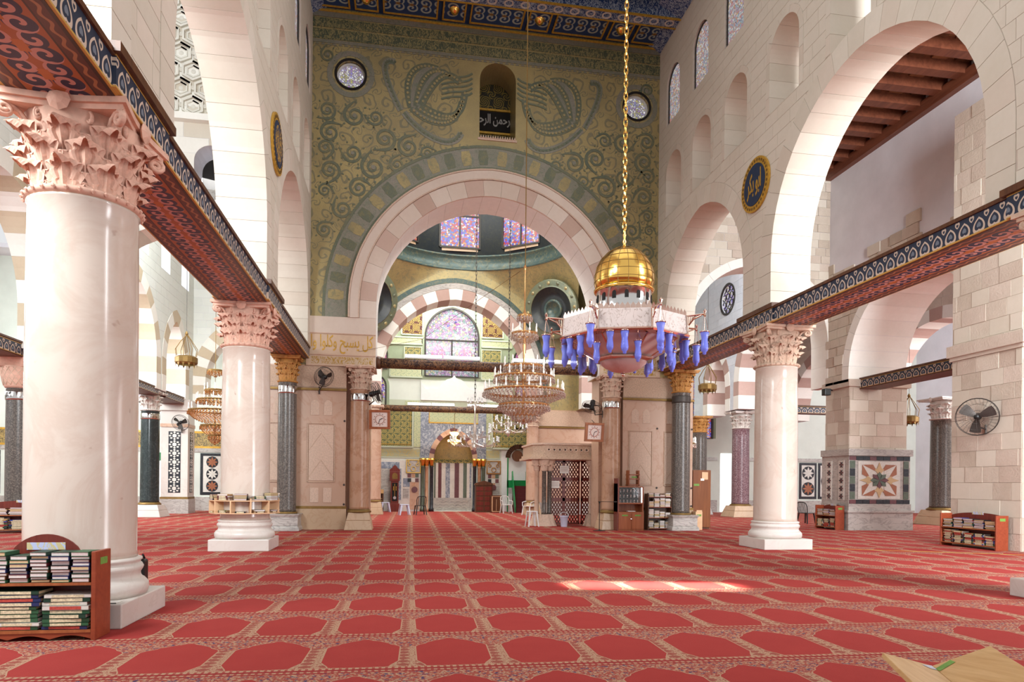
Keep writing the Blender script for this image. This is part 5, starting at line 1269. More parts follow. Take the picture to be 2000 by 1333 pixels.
    for i in range(8):
        t = A0 + i * pi / 4; ca, sa = cos(t), sin(t); R = 1.06
        a = MB().tube([(.84 * ca, .84 * sa, z(3.62)), (R * ca, R * sa, z(3.62))], .012, 6).build('bracket_arm', M['rosegold'], c)
        fm = MB().tube([(.85 * ca, .85 * sa, z(3.40)), (.86 * ca, .86 * sa, z(3.50)), (.92 * ca, .92 * sa, z(3.57)), (1.02 * ca, 1.02 * sa, z(3.61))], .01, 5)
        for k in range(4): fm.tube([((.86 + .03 * k) * ca, (.86 + .03 * k) * sa, z(3.62)), ((.86 + .015 * k) * ca, (.86 + .015 * k) * sa, z(3.48 + .03 * k))], .006, 4)
        fm.build('bracket_fretwork', M['rosegold'], a)
        MB().lathe([(.001, -.05), (.02, -.03), (.012, 0), (.022, .03), (.001, .06)], 8, (R * ca, R * sa, z(3.63))).build('bracket_finial', M['rosegold'], a)
        hang(c, R * ca, R * sa, z(3.62), z(3.40))
        t2 = t + pi / 8; hang(c, .76 * cos(t2), .76 * sin(t2), z(3.37), z(3.36))
        for dd, rr, zz in ((-.22, .80, 3.35), (.25, .66, 3.26)): hang(c, rr * cos(t2 + dd), rr * sin(t2 + dd), z(3.37), z(zz), .92)
    return c
big_chandelier()

SHEER = glass('sheer_crystal', 'd9b48c', .38, .15)
def ring_beads(m, r, z, n, s): 
    for i in range(n):
        t = 2 * pi * i / n; x, y = r * cos(t), r * sin(t)
        m.add([(x + s, y, z), (x - s, y, z), (x, y + s, z), (x, y - s, z), (x, y, z + s * 1.4), (x, y, z - s * 1.4)], [(0, 2, 4), (2, 1, 4), (1, 3, 4), (3, 0, 4), (2, 0, 5), (1, 2, 5), (3, 1, 5), (0, 3, 5)])
def crystal_tiers(name, label, x, y, zb, tiers, candles, ztop, mat1, mat2, rope, group='crystal chandeliers', stem=None, k=1.0):
    """tiers: list of (radius, z top, depth); a basket of strung crystals under each ring"""
    c = empty(name, (x, y, zb), label, 'chandelier', group)
    for r, zt, dp in tiers:
        rg = MB().lathe([(r * .97, zt), (r, zt + .03 * k), (r * 1.01, zt + .05 * k), (r * .97, zt + .06 * k)], 36, cap=False).build('gilded_ring', mat2, c, smooth=True)
        m = MB(); n = max(14, int(r * 62 / k)); lv = max(4, int(dp / (.032 * k)))
        for j in range(lv + 1):
            t = j / lv; rr = r * sqrt(max(0.02, 1 - t ** 1.6)); ring_beads(m, rr, zt - dp * t, max(8, int(n * rr / r)), .019 * k)
        tag(m.build('crystal_basket', mat1, rg), kind='stuff')
        MB().lathe([(r * .98 * sqrt(max(0.01, 1 - t ** 1.6)), zt - dp * t) for t in (0, .2, .4, .6, .8, .95)], 30, cap=False).build('strung_crystal', SHEER, rg, smooth=True)
        m = MB(); ring_beads(m, r * 1.02, zt - .03 * k, n, .026 * k); ring_beads(m, r * 1.03, zt - .08 * k, n, .02 * k); tag(m.build('crystal_drops', mat1, rg), kind='stuff')
    MB().lathe([(.03, 0), (.04, .2), (.02, .4), (.045, .6), (.02, 1.0), (.03, 1.4)] if stem is None else stem, 12).build('stem', mat2, c, smooth=True)
    cm = MB().lathe([(.022 * k, 0), (.022 * k, .06 * k), (.013 * k, .06 * k), (.013 * k, .11 * k), (.017 * k, .13 * k), (.014 * k, .18 * k), (.001, .21 * k)], 8).mesh('candle_bulb', True); cm.materials.append(M['bulb'])
    for r, z, n in candles:
        for i in range(n): t = 2 * pi * (i + .3) / n; link('candle_bulb', cm, None, c, (r * cos(t), r * sin(t), z))
    if rope: MB().tube([(0, 0, ztop - zb), (.004, 0, (ztop - zb) * .6 + .2), (0, 0, rope - zb)], .012, 5).build('suspension_rod', M['brass'], c)
    return c
c2 = crystal_tiers('crystal_chandelier', 'large amber crystal chandelier with tiers of candle bulbs before the great arch', 2.85, 15.8, 2.92,
    [(.94, .72, .30), (.60, .40, .26), (.28, .17, .16), (.70, 1.05, .12), (.48, 1.3, .1), (.31, 2.08, .2), (.17, 2.5, .12)],
    [(.93, .78, 22), (.70, 1.1, 16), (.48, 1.36, 10), (.30, 2.14, 8)], 6.6, M['crystal'], M['amber'], 16.6, stem=[(.02, 0), (.05, .3), (.03, .7), (.06, 1.0), (.03, 1.5), (.05, 1.9), (.03, 2.2), (.04, 2.6), (.015, 2.7), (.012, 3.6), (.04, 3.68), (.012, 3.75)])
MB().tube([(-.1, 0, 3.6), (-2.2, 6.3, 3.2), (-4.2, 6.45, 2.75)], .006, 4).build('stay_wire', M['brass'], c2)
def glass_arms(name, label, x, y, zb, ztop, R, n, zs=1.0, group='cut glass chandeliers in the dome bay', rope=True):
    c = empty(name, (x, y, zb), label, 'chandelier', group)
    MB().lathe([(.001, 0), (.06, .08), (.1, .2), (.04, .35), (.09, .5), (.03, .7), (.07, .85), (.02, 1.1 * zs), (.05, 1.3 * zs), (.015, 1.5 * zs)], 12).build('glass_stem', M['crystal'], c, smooth=True)
    for lvl, (rr, z0, nn) in enumerate(((R, .35, n), (R * .68, .7, max(6, n - 4)), (R * .3, 1.35 * zs, 6))):
        for i in range(nn):
            t = 2 * pi * (i + .5 * lvl) / nn; ca, sa = cos(t), sin(t)
            a = MB().tube([(.03 * ca, .03 * sa, z0), (rr * .4 * ca, rr * .4 * sa, z0 - .14), (rr * .8 * ca, rr * .8 * sa, z0 - .08), (rr * ca, rr * sa, z0 + .06)], .013, 5).build('glass_arm', M['crystal'], c)
            MB().lathe([(.05, .06), (.06, .08), (.03, .09), (.03, .2), (.04, .26)], 8, (rr * ca, rr * sa, z0)).build('candle_cup', M['white'], a, smooth=True)
            m = MB()
            for q in range(4): m.lathe([(.001, -.12), (.014, -.06), (.001, 0)], 5, (rr * ca * (.7 + .12 * q), rr * sa * (.7 + .12 * q), z0 - .05))
            m.build('glass_drops', M['crystal'], a)
    if rope: chain_mb(0, 0, 1.5 * zs, ztop - zb, .16, .03, .009).build('chain', M['iron'], c)
    return c
glass_arms('glass_chandelier', 'sparkling cut glass chandelier on a long chain before the prayer niche', 2.88, 26.8, 2.75, 21.4, .95, 12, 1.4)
glass_arms('glass_chandelier', 'brown glass chandelier with white candle cups right of the sparkling one', 4.75, 30.2, 3.6, 21.3, .85, 12, .8)
cx_ = empty('chain_hook', (4.75, 30.2, 5.0)); bpy.data.objects.remove(cx_)
crystal_tiers('crystal_chandelier', 'gold crystal chandelier between the patterned pier and left pink column', -7.5, 29.5, 2.97, [(1.0, 1.35, .5), (.55, .75, .4), (.25, .35, .3), (.7, 1.8, .14), (.4, 2.2, .12), (.3, 3.0, .2)], [(1.0, 1.42, 18), (.7, 1.86, 12), (.4, 2.26, 8)], 6, M['amber'], M['brass'], 14.0, k=1.3)
crystal_tiers('crystal_chandelier', 'small crystal chandelier beside the granite column at the far left edge', -13.5, 30, 3.3, [(.6, .4, .3), (.3, .7, .1)], [(.6, .45, 12)], 5, M['amber'], M['brass'], 14.0, k=1.5)
crystal_tiers('crystal_chandelier', 'crystal chandelier with clear cups behind the right end pier', 12.8, 30.0, 3.0, [(.7, .4, .3), (.4, .8, .15)], [(.7, .45, 14), (.4, .9, 8)], 5, M['crystal'], M['brass'], 13.4, k=1.5)
crystal_tiers('crystal_chandelier', 'small crystal chandelier half hidden by the rough pier with the fan', 24.7, 27.0, 3.2, [(.5, .35, .3)], [(.5, .4, 10)], 5, M['crystal'], M['brass'], 13.4, k=1.4)
def ring_lantern(label, x, y, zb, r, ztop):
    """crown shaped brass lantern hung on curved straps"""
    c = empty('brass_lantern', (x, y, zb), label, 'lantern', 'brass crown lanterns')
    MB().lathe([(r * .8, .05), (r, .12), (r, .3), (r * .75, .36)], 16, cap=False).build('crown_band', M['brass'], c)
    m = MB()
    for i in range(12): t = 2 * pi * i / 12; m.prism([(-.05, .0), (.05, .0), (0, -.14)], lambda a, b, d: (r * .95 * cos(t + a / r) , r * .95 * sin(t + a / r), .1 + b), 0, 0, (1, 0))
    m.build('pendant_teeth', M['brass'], c)
    for i in range(8):
        t = 2 * pi * i / 8; MB().tube([(r * .9 * cos(t), r * .9 * sin(t), .34), (r * 1.0 * cos(t), r * 1.0 * sin(t), .6), (r * .5 * cos(t), r * .5 * sin(t), .9), (.02, 0, 1.15)], .012, 4).build('curved_strap', M['brass'], c)
    MB().lathe([(.04, 1.1), (.06, 1.16), (.02, 1.25)], 8).build('top_knob', M['brass'], c); MB().tube([(0, 0, 1.2), (0, 0, ztop - zb)], .008, 4).build('suspension_rod', M['iron'], c)
ring_lantern('brass crown lantern hanging left of the shelf-ringed column', -7.6, 26.0, 5.6, .38, 14.0)
ring_lantern('brass crown lantern between the right end pier and pink column', 12.0, 25.5, 5.2, .36, 13.4)
ring_lantern('brass crown lantern between the star pier and granite column at right', 19.9, 24.2, 4.0, .36, 13.4)
# lit lantern in the niche
ln = empty('lit_lantern', (2.75, 35.4, 3.55), 'glowing amber lantern hanging in front of the prayer niche', 'lantern')
MB().lathe([(.001, -.1), (.1, -.02), (.2, .05), (.2, .2), (.1, .26), (.1, .4), (.18, .45), (.26, .6), (.12, .62)], 12).build('glass_body', M['lampglow'], ln, smooth=True)
MB().lathe([(.22, .04), (.24, .06), (.22, .08)], 16, cap=False).build('brass_ring', M['gold'], ln)
MB().tube([(0, 0, .6), (0, -.0, 1.55), (0, -1.9, 1.6)], .015, 5).build('hanging_rod', M['brass'], ln)
for i in range(6): t = i * pi / 3; MB().lathe([(.05, 0), (.06, .08), (.03, .12)], 8, (.3 * cos(t), .3 * sin(t), .1)).build('lamp_cup', M['lampglow'], ln)
pt = bpy.data.lights.new('lantern_light', 'POINT'); pt.energy = 25; pt.color = (1, .7, .35); po = bpy.data.objects.new('lantern_light', pt); COL.objects.link(po); po.location = (2.75, 34.9, 3.9)
# chain from the ceiling in front of the mosaic is part of the crystal chandelier; wall fans follow
def fan(label, loc, direction, R=.3, arm=(0, 0, 0), group='wall fans'):
    """caged fan; direction is where it blows, arm is where its bracket meets the wall, relative to loc"""
    c = empty('wall_fan', loc, label, 'fan', group); q = Vector(direction).to_track_quat('Z', 'Y').to_matrix().to_4x4()
    g = MB()
    for z, k in ((.06, 1), (-.06, 1), (0, 1.02)):
        g.tube([q @ Vector((R * k * cos(2 * pi * i / 28), R * k * sin(2 * pi * i / 28), z)) for i in range(28)], .007, 4, True)
    for s in (1, -1):
        for i in range(30):
            t = 2 * pi * i / 30; g.tube([q @ Vector((.05 * cos(t), .05 * sin(t), s * .10)), q @ Vector((R * .6 * cos(t + .12), R * .6 * sin(t + .12), s * .095)), q @ Vector((R * cos(t + .2), R * sin(t + .2), s * .05))], .0025, 3)
        for rr in (.35, .7): g.tube([q @ Vector((R * rr * cos(2 * pi * i / 20), R * rr * sin(2 * pi * i / 20), s * .097)) for i in range(20)], .003, 3, True)
    g.build('cage', M['iron'], c)
    for k in range(3):
        t0 = k * 2 * pi / 3 + .4; v = []; f = []
        for i in range(6):
            rr = .06 + (R * .88 - .06) * i / 5
            for j in range(4): t = t0 + (j / 3 - .5) * (1.15 - .5 * i / 5); v.append(q @ Vector((rr * cos(t), rr * sin(t), (j / 3 - .5) * .07)))
        for i in range(5):
            for j in range(3): a = i * 4 + j; f.append((a, a + 1, a + 5, a + 4))
        MB().add(v, f).build('blade', M['iron'], c, smooth=True)
    MB().lathe([(.06, .1), (.07, .06), (.07, -.1), (.09, -.13), (.08, -.24), (.03, -.27)], 14, m=q).build('motor', M['black'], c, smooth=True)
    a = Vector(arm); MB().tube([q @ Vector((0, 0, -.2)), Vector((a.x * .3, a.y * .3, -.25)), (a.x, a.y, a.z)], .02, 6).tube([(a.x, a.y, a.z + .12), (a.x, a.y, a.z - .12)], .025, 6).build('bracket', M['iron'], c)
fan('large caged fan on the rough stone pier at right', (14.25, 15.0, 3.3), (-.75, -.6, -.15), .46, (.35, .1, -.3))
fan('caged fan on the left end pier beside the ochre capital', (-2.35, 21.7, 4.75), (.55, -.75, -.35), .3, (-.2, .55, -.35))
fan('caged fan on the brown column left of the great arch', (-.75, 22.0, 4.35), (.9, -.25, .25), .33, (-.3, .3, -.4))
fan('caged fan seen from below at the brown column right of the great arch', (6.3, 22.1, 4.1), (-.25, -.3, -.9), .33, (.45, .25, -.2))
fan('caged fan beside the basket capital at the left edge', (-11.6, 21.2, 4.2), (.6, -.7, .4), .36, (.1, .6, -.3))
fan('caged fan between the green column and patterned pier', (-9.75, 32.6, 4.1), (.55, -.7, .3), .36, (-.1, .55, -.3))
fan('small caged fan at the right side of the star pier', (18.0, 22.3, 3.25), (.7, -.5, .3), .32, (-.25, .2, -.3))
fan('lower caged fan on the marble of the star pier', (18.15, 22.2, 2.45), (.8, -.6, 0), .25, (-.28, .2, -.1))
for lb, x, y, z, s, rot in (('square wooden wall clock with round dial at the left brown column', -.66, 21.98, 3.5, .33, (0, .05)), ('square copper framed clock reflecting light at the right brown column', 6.35, 21.95, 3.25, .34, (0, -.06))):
    c = empty('wall_clock', (x, y, z), lb, 'clock', 'clocks on the arch columns'); c.rotation_euler = (.12, 0, -.12 if x < 0 else .18)
    wd = M['wood_or'] if x < 0 else wood('copper_wood', '8a5236', 'b57a58', .3)
    MB().box(-s, s, -.04, .06, -s * .92, -s * .7).box(-s, s, -.04, .06, s * .7, s * .92).box(-s, -s * .74, -.04, .06, -s * .7, s * .7).box(s * .74, s, -.04, .06, -s * .7, s * .7).build('frame', wd, c, bev=.01)
    MB().box(-s * .74, s * .74, .0, .03, -s * .7, s * .7).build('face', plain('clock_face_' + ('w' if x < 0 else 'e'), 'e9d9cf', .12, 0, .03), c)
    d = MB()
    for k in range(12): t = k * pi / 6; d.lathe([(.014, -.012), (.014, -.004)], 6, m=Matrix.Translation((s * .55 * cos(t), 0, s * .55 * sin(t))) @ Matrix.Rotation(pi / 2, 4, 'X') @ Matrix.Translation((0, 0, .012)))
    d.build('hour_marks', M['wood_dark'], c)
    dl = circ((0, 0), s * .42, 24); MB().ribbon(dl + [dl[0]], .02, fY(0), -.002, -.01).build('dial_ring', M['rosegold'], c)
    MB().ribbon([(0, 0), (s * .28, s * .12)], .02, fY(0), -.006, -.012).build('hour_hand', M['black'], c); MB().ribbon([(0, 0), (-s * .12, -s * .42)], .014, fY(0), -.006, -.014).build('minute_hand', M['black'], c)
    MB().tube([(0, .03, s * .9), (0, .25, s * 1.15)], .012, 5).build('hanger', M['iron'], c)
# round medallions on the nave walls
for lb, f, yy, zz, tx, rz, px in (('blue roundel with golden calligraphy on the right nave wall', fX(XR, 1), 15.73, 8.98, 'ابو بكر', -pi / 2, XR), ('blue roundel with golden calligraphy on the left nave wall', fX(XL, -1), 16.15, 9.15, None, pi / 2, XL)):
    c = empty('wall_medallion', (0, 0, 0), lb, 'medallion', 'calligraphy roundels'); s = -1 if px > 0 else 1
    MB().prism(circ((yy, zz), .66, 40), f, -.012, -.06).build('gilded_disc', M['goldpaint'], c); MB().prism(circ((yy, zz), .5, 40), f, -.06, -.075).build('blue_field', M['navy'], c)
    m = MB()
    for k in range(32): t = 2 * pi * k / 32; q = circ((yy + .58 * cos(t), zz + .58 * sin(t)), .035, 6); m.prism(q, f, -.06, -.07)
    m.build('rim_beads', M['brass'], c)
    if tx is None: MB().prism(circ((yy, zz), .4, 30), f, -.075, -.08).build('calligraphy', M['frz_navy'], c)
    else: text_obj('calligraphy', shape_ar(tx), M['goldpaint'], c, .6, (px + s * .078, yy, zz), (pi / 2, 0, rz), .66, .62)
# ---------------- furniture
def TR(loc, rz): return Matrix.Translation(loc) @ Matrix.Rotation(rz, 4, 'Z')
def bookcase(name, label, loc, rz, W, D, H, decks, mat, arch_h=.14, bump=.32, wavy=True, sign=True, group='wooden bookshelves', side_sticker=True):
    """front faces local -y; decks: heights of shelf boards"""
    c = empty(name, loc, label, 'bookshelf', group, rz); w = W / 2
    for s in (-1, 1):
        sp = MB().box(s * w - .02, s * w + .02, 0, D, 0, H).build('side_panel', mat, c, bev=.006)
        if side_sticker: MB().box(s * (w + .021) - .001, s * (w + .021) + .001, D * .3, D * .75, H * .84, H * .92).build('green_sticker', M['stick'], sp)
    back = [(-w, .05), (w, .05), (w, H - .06)] + [(w - 2 * w * i / 24, H - .06 + arch_h * max(0, 1 - ((w - 2 * w * i / 24) / min(bump, w)) ** 2) ** .7) for i in range(1, 24)] + [(-w, H - .06)]
    b = MB().prism(back, fY(D - .02), 0, .02).build('back_panel', M['wood_red'], c)
    if sign:
        MB().box(-.17, .17, D - .026, D - .02, H - .01, H + .06).build('paper_label', M['frz_label'], b)
    for z in decks: MB().box(-w + .02, w - .02, .0, D - .02, z - .025, z).build('shelf_board', M['wood_or'], c)
    if wavy:
        n = 24; ap = [(-w + .02, decks[0] - .025)] + [(-w + .02 + (W - .04) * i / n, .015 + .035 * abs(sin(pi * 3 * i / n))) for i in range(n + 1)] + [(w - .02, decks[0] - .025)]
        MB().prism(ap, fY(.01), 0, .02).build('apron', mat, c)
    return c
COVER = {}
for nm, h in (('green', '2f5a3c'), ('dark green', '1f3d2e'), ('black', '1c1c1e'), ('navy', '26305c'), ('maroon', '5c2328'), ('brown', '6a4630'), ('red', '9a2f2c'), ('tan', 'b08a5c'), ('blue', '3a4a94'), ('white', 'd6d0c6'), ('olive', '5f6238')):
    COVER[nm] = plain('cover_' + nm.replace(' ', '_'), h, .45, 0, .08, 20)
PAGES = [plain('pages_white', 'dcd2cc', .9, 0, .06, 60), plain('pages_cream', 'd0b48c', .9, 0, .08, 60), plain('pages_pinkish', 'd8c4c0', .9, 0, .06, 60)]
ORN = plain('ornate_spine_label', 'd2c2a0', .6, 0, .35, 45); ORN2 = plain('red_spine_label', 'b5483c', .6, 0, .3, 45)
ORD = ['lowest', 'second', 'third', 'fourth', 'fifth', 'sixth', 'seventh', 'eighth', 'ninth', 'tenth', 'eleventh', 'twelfth', 'thirteenth', 'fourteenth']
STK = ['first', 'second', 'third', 'fourth', 'fifth', 'sixth', 'seventh', 'eighth', 'ninth', 'tenth', 'eleventh', 'twelfth']
def book(m, w, d, h, cover, label, group, pages, spine_front=False):
    """a lying book: width w along x, depth d along y, thickness h; m places its bottom centre"""
    o = bpy.data.objects.new('book', None); COL.objects.link(o); o.matrix_world = m; tag(o, label, 'book', group); t = min(.004, h * .15)
    cv = MB().box(-w / 2, w / 2, -d / 2, d / 2, 0, t).box(-w / 2, w / 2, -d / 2, d / 2, h - t, h)
    if spine_front:
        cv.box(-w / 2, w / 2, -d / 2, -d / 2 + .006, 0, h); cvo = cv.build('cover', COVER[cover], o)
        MB().box(-w * .34, w * .34, -d / 2 - .002, -d / 2, h * .12, h * .88).build('spine_label', spine_front, cvo)
        MB().box(-w / 2 + .006, w / 2 - .006, -d / 2 + .006, d / 2 - .004, t, h - t).build('pages', pages, o)
    else:
        cv.box(w / 2 - .006, w / 2, -d / 2, d / 2, 0, h).build('cover', COVER[cover], o)
        MB().box(-w / 2 + .004, w / 2 - .006, -d / 2 + .004, d / 2 - .004, t, h - t).build('pages', pages, o)
    return o
def stacks(base, x0, x1, y, z, hmax, n, where, group, w=None, spine=False, hrange=(.022, .04), depth=.22, gap=.012, fill=(.7, 1.0), cols=None, reverse=False):
    """n stacks of lying books side by side on a board"""
    W = (x1 - x0) / n
    for k in range(n):
        zz = z + .003; i = 0; top = hmax * random.uniform(*fill); cx = x0 + W * (k + .5)
        while zz - z < top - hrange[0] and i < 14:
            h = random.uniform(*hrange)
            if zz - z + h > hmax: break
            cv = random.choice(cols or ['green', 'dark green', 'black', 'navy', 'maroon', 'brown', 'tan', 'red', 'blue']); bw = (W - gap) * random.uniform(.88, 1.0)
            m = base @ Matrix.Translation((cx + random.uniform(-.5, .5) * ((W - gap) - bw), y + random.uniform(-.012, .012), zz)) @ Matrix.Rotation(random.uniform(-.05, .05), 4, 'Z')
            st = STK[(n - 1 - k) if reverse else k]
            book(m, bw, depth * random.uniform(.9, 1), h, cv, f'{cv} book, {ORD[i]} from bottom in {st} stack {where}', group, random.choice(PAGES), (random.choice([ORN, ORN, ORN, ORN, ORN2]) if spine else False))
            zz += h + .001; i += 1
# near left bookshelf
L = (-3.37, 6.92, 0); W = 1.1
bookcase('bookshelf', 'red wooden bookshelf full of stacked books at the lower left', L, 0, W, .34, .83, [.10, .54], M['wood_shelf'], .2)
B = TR(L, 0)
stacks(B, -.53, .52, .13, .54, .30, 6, 'on upper board, near-left shelf', 'books on the near left bookshelf', hrange=(.024, .042), depth=.24, fill=(.85, 1), cols=['green', 'black', 'navy', 'dark green', 'dark green', 'maroon', 'brown'])
stacks(B, -.53, -.34, .15, .10, .38, 1, 'on lower board corner, near-left shelf', 'large volumes on the near left bookshelf', hrange=(.024, .04), depth=.24, cols=['brown', 'tan', 'green', 'white'])
stacks(B, -.33, .52, .15, .10, .40, 2, 'on lower board, near-left shelf', 'large volumes on the near left bookshelf', spine=True, hrange=(.03, .042), depth=.27, fill=(.85, 1), cols=['green', 'green', 'green', 'navy', 'dark green', 'white'])
# ring of shelves round the second column
rs = empty('column_bookshelf', (-3.4, 15.95, .80), 'pale curved bookshelf ring clasping the second left column', 'bookshelf')
for zz in (0, .27): MB().lathe([(.53, zz), (.735, zz), (.735, zz + .02), (.53, zz + .02)], 40, a0=pi + .25, arc=pi * 1.25, cap=False).build('curved_board', M['birch'], rs)
for i in range(8):
    t = pi + .25 + pi * 1.25 * i / 7; m = Matrix.Rotation(t, 4, 'Z'); MB().box(.53, .74, -.012, .012, .0, .33 if i % 2 else .27, m).build('divider', M['birch'], rs)
for i in range(7):
    for lv, zb in ((0, .82), (1, 1.09)):
        t = pi + .25 + pi * 1.25 * (i + .5) / 7; n = random.choice((1, 2, 3)) if lv == 0 else random.choice((3, 4, 5)); z = zb + .003
        for k in range(n):
            h = random.uniform(.024, .036); cv = random.choice(['maroon', 'brown', 'olive', 'navy', 'dark green', 'tan', 'black'])
            m = Matrix.Translation((-3.4 + .635 * cos(t), 15.95 + .635 * sin(t), z)) @ Matrix.Rotation(t + pi / 2 + random.uniform(-.1, .1), 4, 'Z')
            book(m, .26 if lv else .22, .17, h, cv, f'{cv} book, {ORD[k]} from bottom, {STK[i]} pile on {"top of" if lv else "lower board of"} column shelf ring', 'books on the column shelf ring', random.choice(PAGES), random.choice([False, ORN])); z += h + .001
# shelves along the right piers and at the far left
def shelf_with_books(label, where, loc, rz, W, n, cols=None, H=.85):
    bookcase('bookshelf', label, loc, rz, W, .34, H, [.10, .50], M['wood_shelf'], .1, True, False)
    B = TR(loc, rz); w = W / 2 - .04
    stacks(B, -w, w, .14, .50, .26, n, 'on upper board, ' + where, 'books on the ' + where, hrange=(.024, .04), fill=(.75, 1), cols=cols)
    stacks(B, -w, w, .14, .10, .34, n, 'on lower board, ' + where, 'books on the ' + where, hrange=(.026, .042), fill=(.75, 1), cols=cols, spine=(n < 7))
shelf_with_books('red wooden bookshelf against the rough pier under the big fan', 'rough pier shelf', (14.17, 15.2, 0), -pi / 2, 1.7, 5)
shelf_with_books('red wooden bookshelf against the star pier', 'star pier shelf', (15.02, 22.3, 0), -pi / 2, 1.15, 3)
shelf_with_books('wooden bookshelf behind the nearest pink column at far left', 'far-left shelf', (-10.45, 20.9, 0), .1, 1.7, 3)
# open shelf at the right end pier
os_ = empty('open_bookshelf', (8.62, 21.82, 0), 'tall narrow open bookshelf stacked with pale books beside the display cabinet', 'bookshelf')
for x in (-.42, .40): MB().box(x, x + .02, 0, .34, 0, 1.22).build('side_panel', M['wood_dark'], os_)
MB().box(-.42, .42, .32, .34, 0, 1.22).build('back_panel', M['wood_dark'], os_)
for z in (.06, .42, .78, 1.12): MB().box(-.4, .4, 0, .32, z - .02, z).build('shelf_board', M['wood_shelf'], os_)
for i, z in enumerate((.06, .42, .78, 1.12)):
    stacks(TR((8.62, 21.82, 0), 0), -.39, .39, .13, z, .30 if i < 3 else .14, 4, f'on {["bottom", "second", "third", "top"][i]} board, open bookshelf', 'books on the open bookshelf', hrange=(.03, .045), fill=(.6, 1), cols=['white', 'tan', 'white', 'green', 'olive'] if i else ['dark green', 'olive', 'green'])
# display cabinet
dc = empty('display_cabinet', (7.5, 21.5, 0), 'orange wooden cabinet with lit glass display in front of the brown column', 'cabinet')
MB().box(-.44, .44, 0, .45, 0, .62).build('base_body', M['wood_or'], dc, bev=.006)
for s in (-1, 1):
    d = MB().box(s * .22 - .205, s * .22 + .205, -.02, 0, .05, .57).build('door', M['wood_or'], dc, bev=.006)
    MB().box(s * .22 - .1, s * .22 + .1, -.024, -.02, .48, .53).build('green_sticker', M['stick'], d)
MB().lathe([(.03, 0), (.03, .01), (.01, .012)], 12, m=Matrix.Translation((.0, -.02, .38)) @ Matrix.Rotation(pi / 2, 4, 'X')).build('padlock', M['chrome'], dc)
MB().box(-.47, -.42, 0, .42, .62, 1.55).box(.38, .42, 0, .42, .62, 1.45).box(-.42, .38, .38, .42, .62, 1.45).build('upper_frame', M['wood_or'], dc)
MB().box(-.42, .38, 0, .38, .88, .92).box(-.42, .38, 0, .38, 1.43, 1.46).build('display_boards', M['wood_or'], dc)
MB().box(-.47, -.44, -.01, .4, .0, 1.72).build('tall_side', M['wood_red'], dc)
for z in (1.08, 1.26): MB().box(-.40, .36, .06, .36, z, z + .008).build('glass_shelf', M['pane'], dc)
MB().box(-.42, .38, .0, .005, .92, 1.43).build('glass_front', M['pane'], dc); MB().box(-.41, .37, .36, .375, .92, 1.43).build('dark_back', M['dark'], dc)
MB().box(.35, .37, .01, .03, .93, 1.42).build('light_strip', M['tube'], dc); MB().box(-.1, .15, .02, .2, .63, .65).build('paper', M['paper'], dc)
for i, z in enumerate((.925, 1.092, 1.272)):
    for k in range(6):
        tr = MB().lathe([(.022, 0), (.018, .012), (.006, .03), (.024, .06 + .02 * (k % 2)), (.026, .09)], 10).build('silver_trinket', M['chrome'], None, smooth=True); tr.location = (7.5 - .32 + k * .12, 21.5 + .18, z)
        tag(tr, f'small silver cup, {STK[k]} from left on {["lowest", "middle", "upper"][i]} board in the display cabinet', 'cup', 'silver cups in the cabinet')
cr = empty('wooden_rack', (7.62, 21.6, 1.47), 'small orange wooden rack standing on top of the display cabinet', 'rack')
for x in (-.18, .16): MB().box(x, x + .03, 0, .28, 0, .52).build('post', M['wood_or'], cr)
for z in (.02, .22, .36): MB().box(-.2, .2, 0, .28, z, z + .03).build('board', M['wood_or'], cr)
MB().box(-.08, .1, -.005, 0, .27, .32).build('green_sticker', M['stick'], cr)
# tall brown cabinet and cardboard box by the right granite column
tc_ = empty('tall_cabinet', (10.35, 22.35, 0), 'tall dark brown cabinet seen edge-on right of the end pier', 'cabinet')
MB().box(-.33, .33, 0, .6, .06, 2.05).build('body', wood('cabinet_brown', '6f3f22', '8a5430', .35), tc_, bev=.008); MB().box(-.3, .3, .04, .56, 0, .06).build('kick_base', M['wood_dark'], tc_)
MB().box(.0, .22, -.006, 0, 1.72, 1.98).build('yellow_notice', M['birch'], tc_); MB().box(-.05, .08, -.008, 0, 1.68, 1.76).build('white_notice', M['paper'], tc_); MB().box(-.3, -.1, -.006, 0, 1.5, 1.57).build('green_sticker', M['stick'], tc_)
for z in (.5, 1.2, 1.8): MB().box(.33, .335, .1, .5, z, z + .01).build('door_joint', M['wood_dark'], tc_)
cb = empty('cardboard_box', (10.05, 21.9, 0), 'upright tan cardboard box leaning by the brown cabinet', 'box')
MB().box(-.12, .12, 0, .3, 0, .62).build('carton', M['birch'], cb); MB().box(-.1, .1, -.02, .02, .62, .67).build('flap', M['birch'], cb); MB().box(-.08, .08, -.004, 0, .46, .53).build('green_label', M['stick'], cb)
# microphone stand
ms = empty('microphone_stand', (6.42, 21.5, 0), 'black microphone stand with horizontal boom before the brown column', 'microphone stand')
MB().lathe([(.2, 0), (.2, .015), (.04, .03), (.015, .05)], 24).build('round_base', M['black'], ms); MB().tube([(0, 0, .03), (0, 0, .95)], .012, 8).build('pole', M['black'], ms)
MB().tube([(-.05, 0, .95), (.45, -.05, .95)], .009, 6).build('boom', M['black'], ms); MB().lathe([(.02, 0), (.03, .03), (.02, .06)], 8, (0, 0, .9)).build('clamp', M['black'], ms); MB().lathe([(.015, 0), (.022, .1), (.001, .13)], 10, m=Matrix.Translation((.45, -.05, .95)) @ Matrix.Rotation(pi / 2, 4, 'Y')).build('microphone', M['iron'], ms)
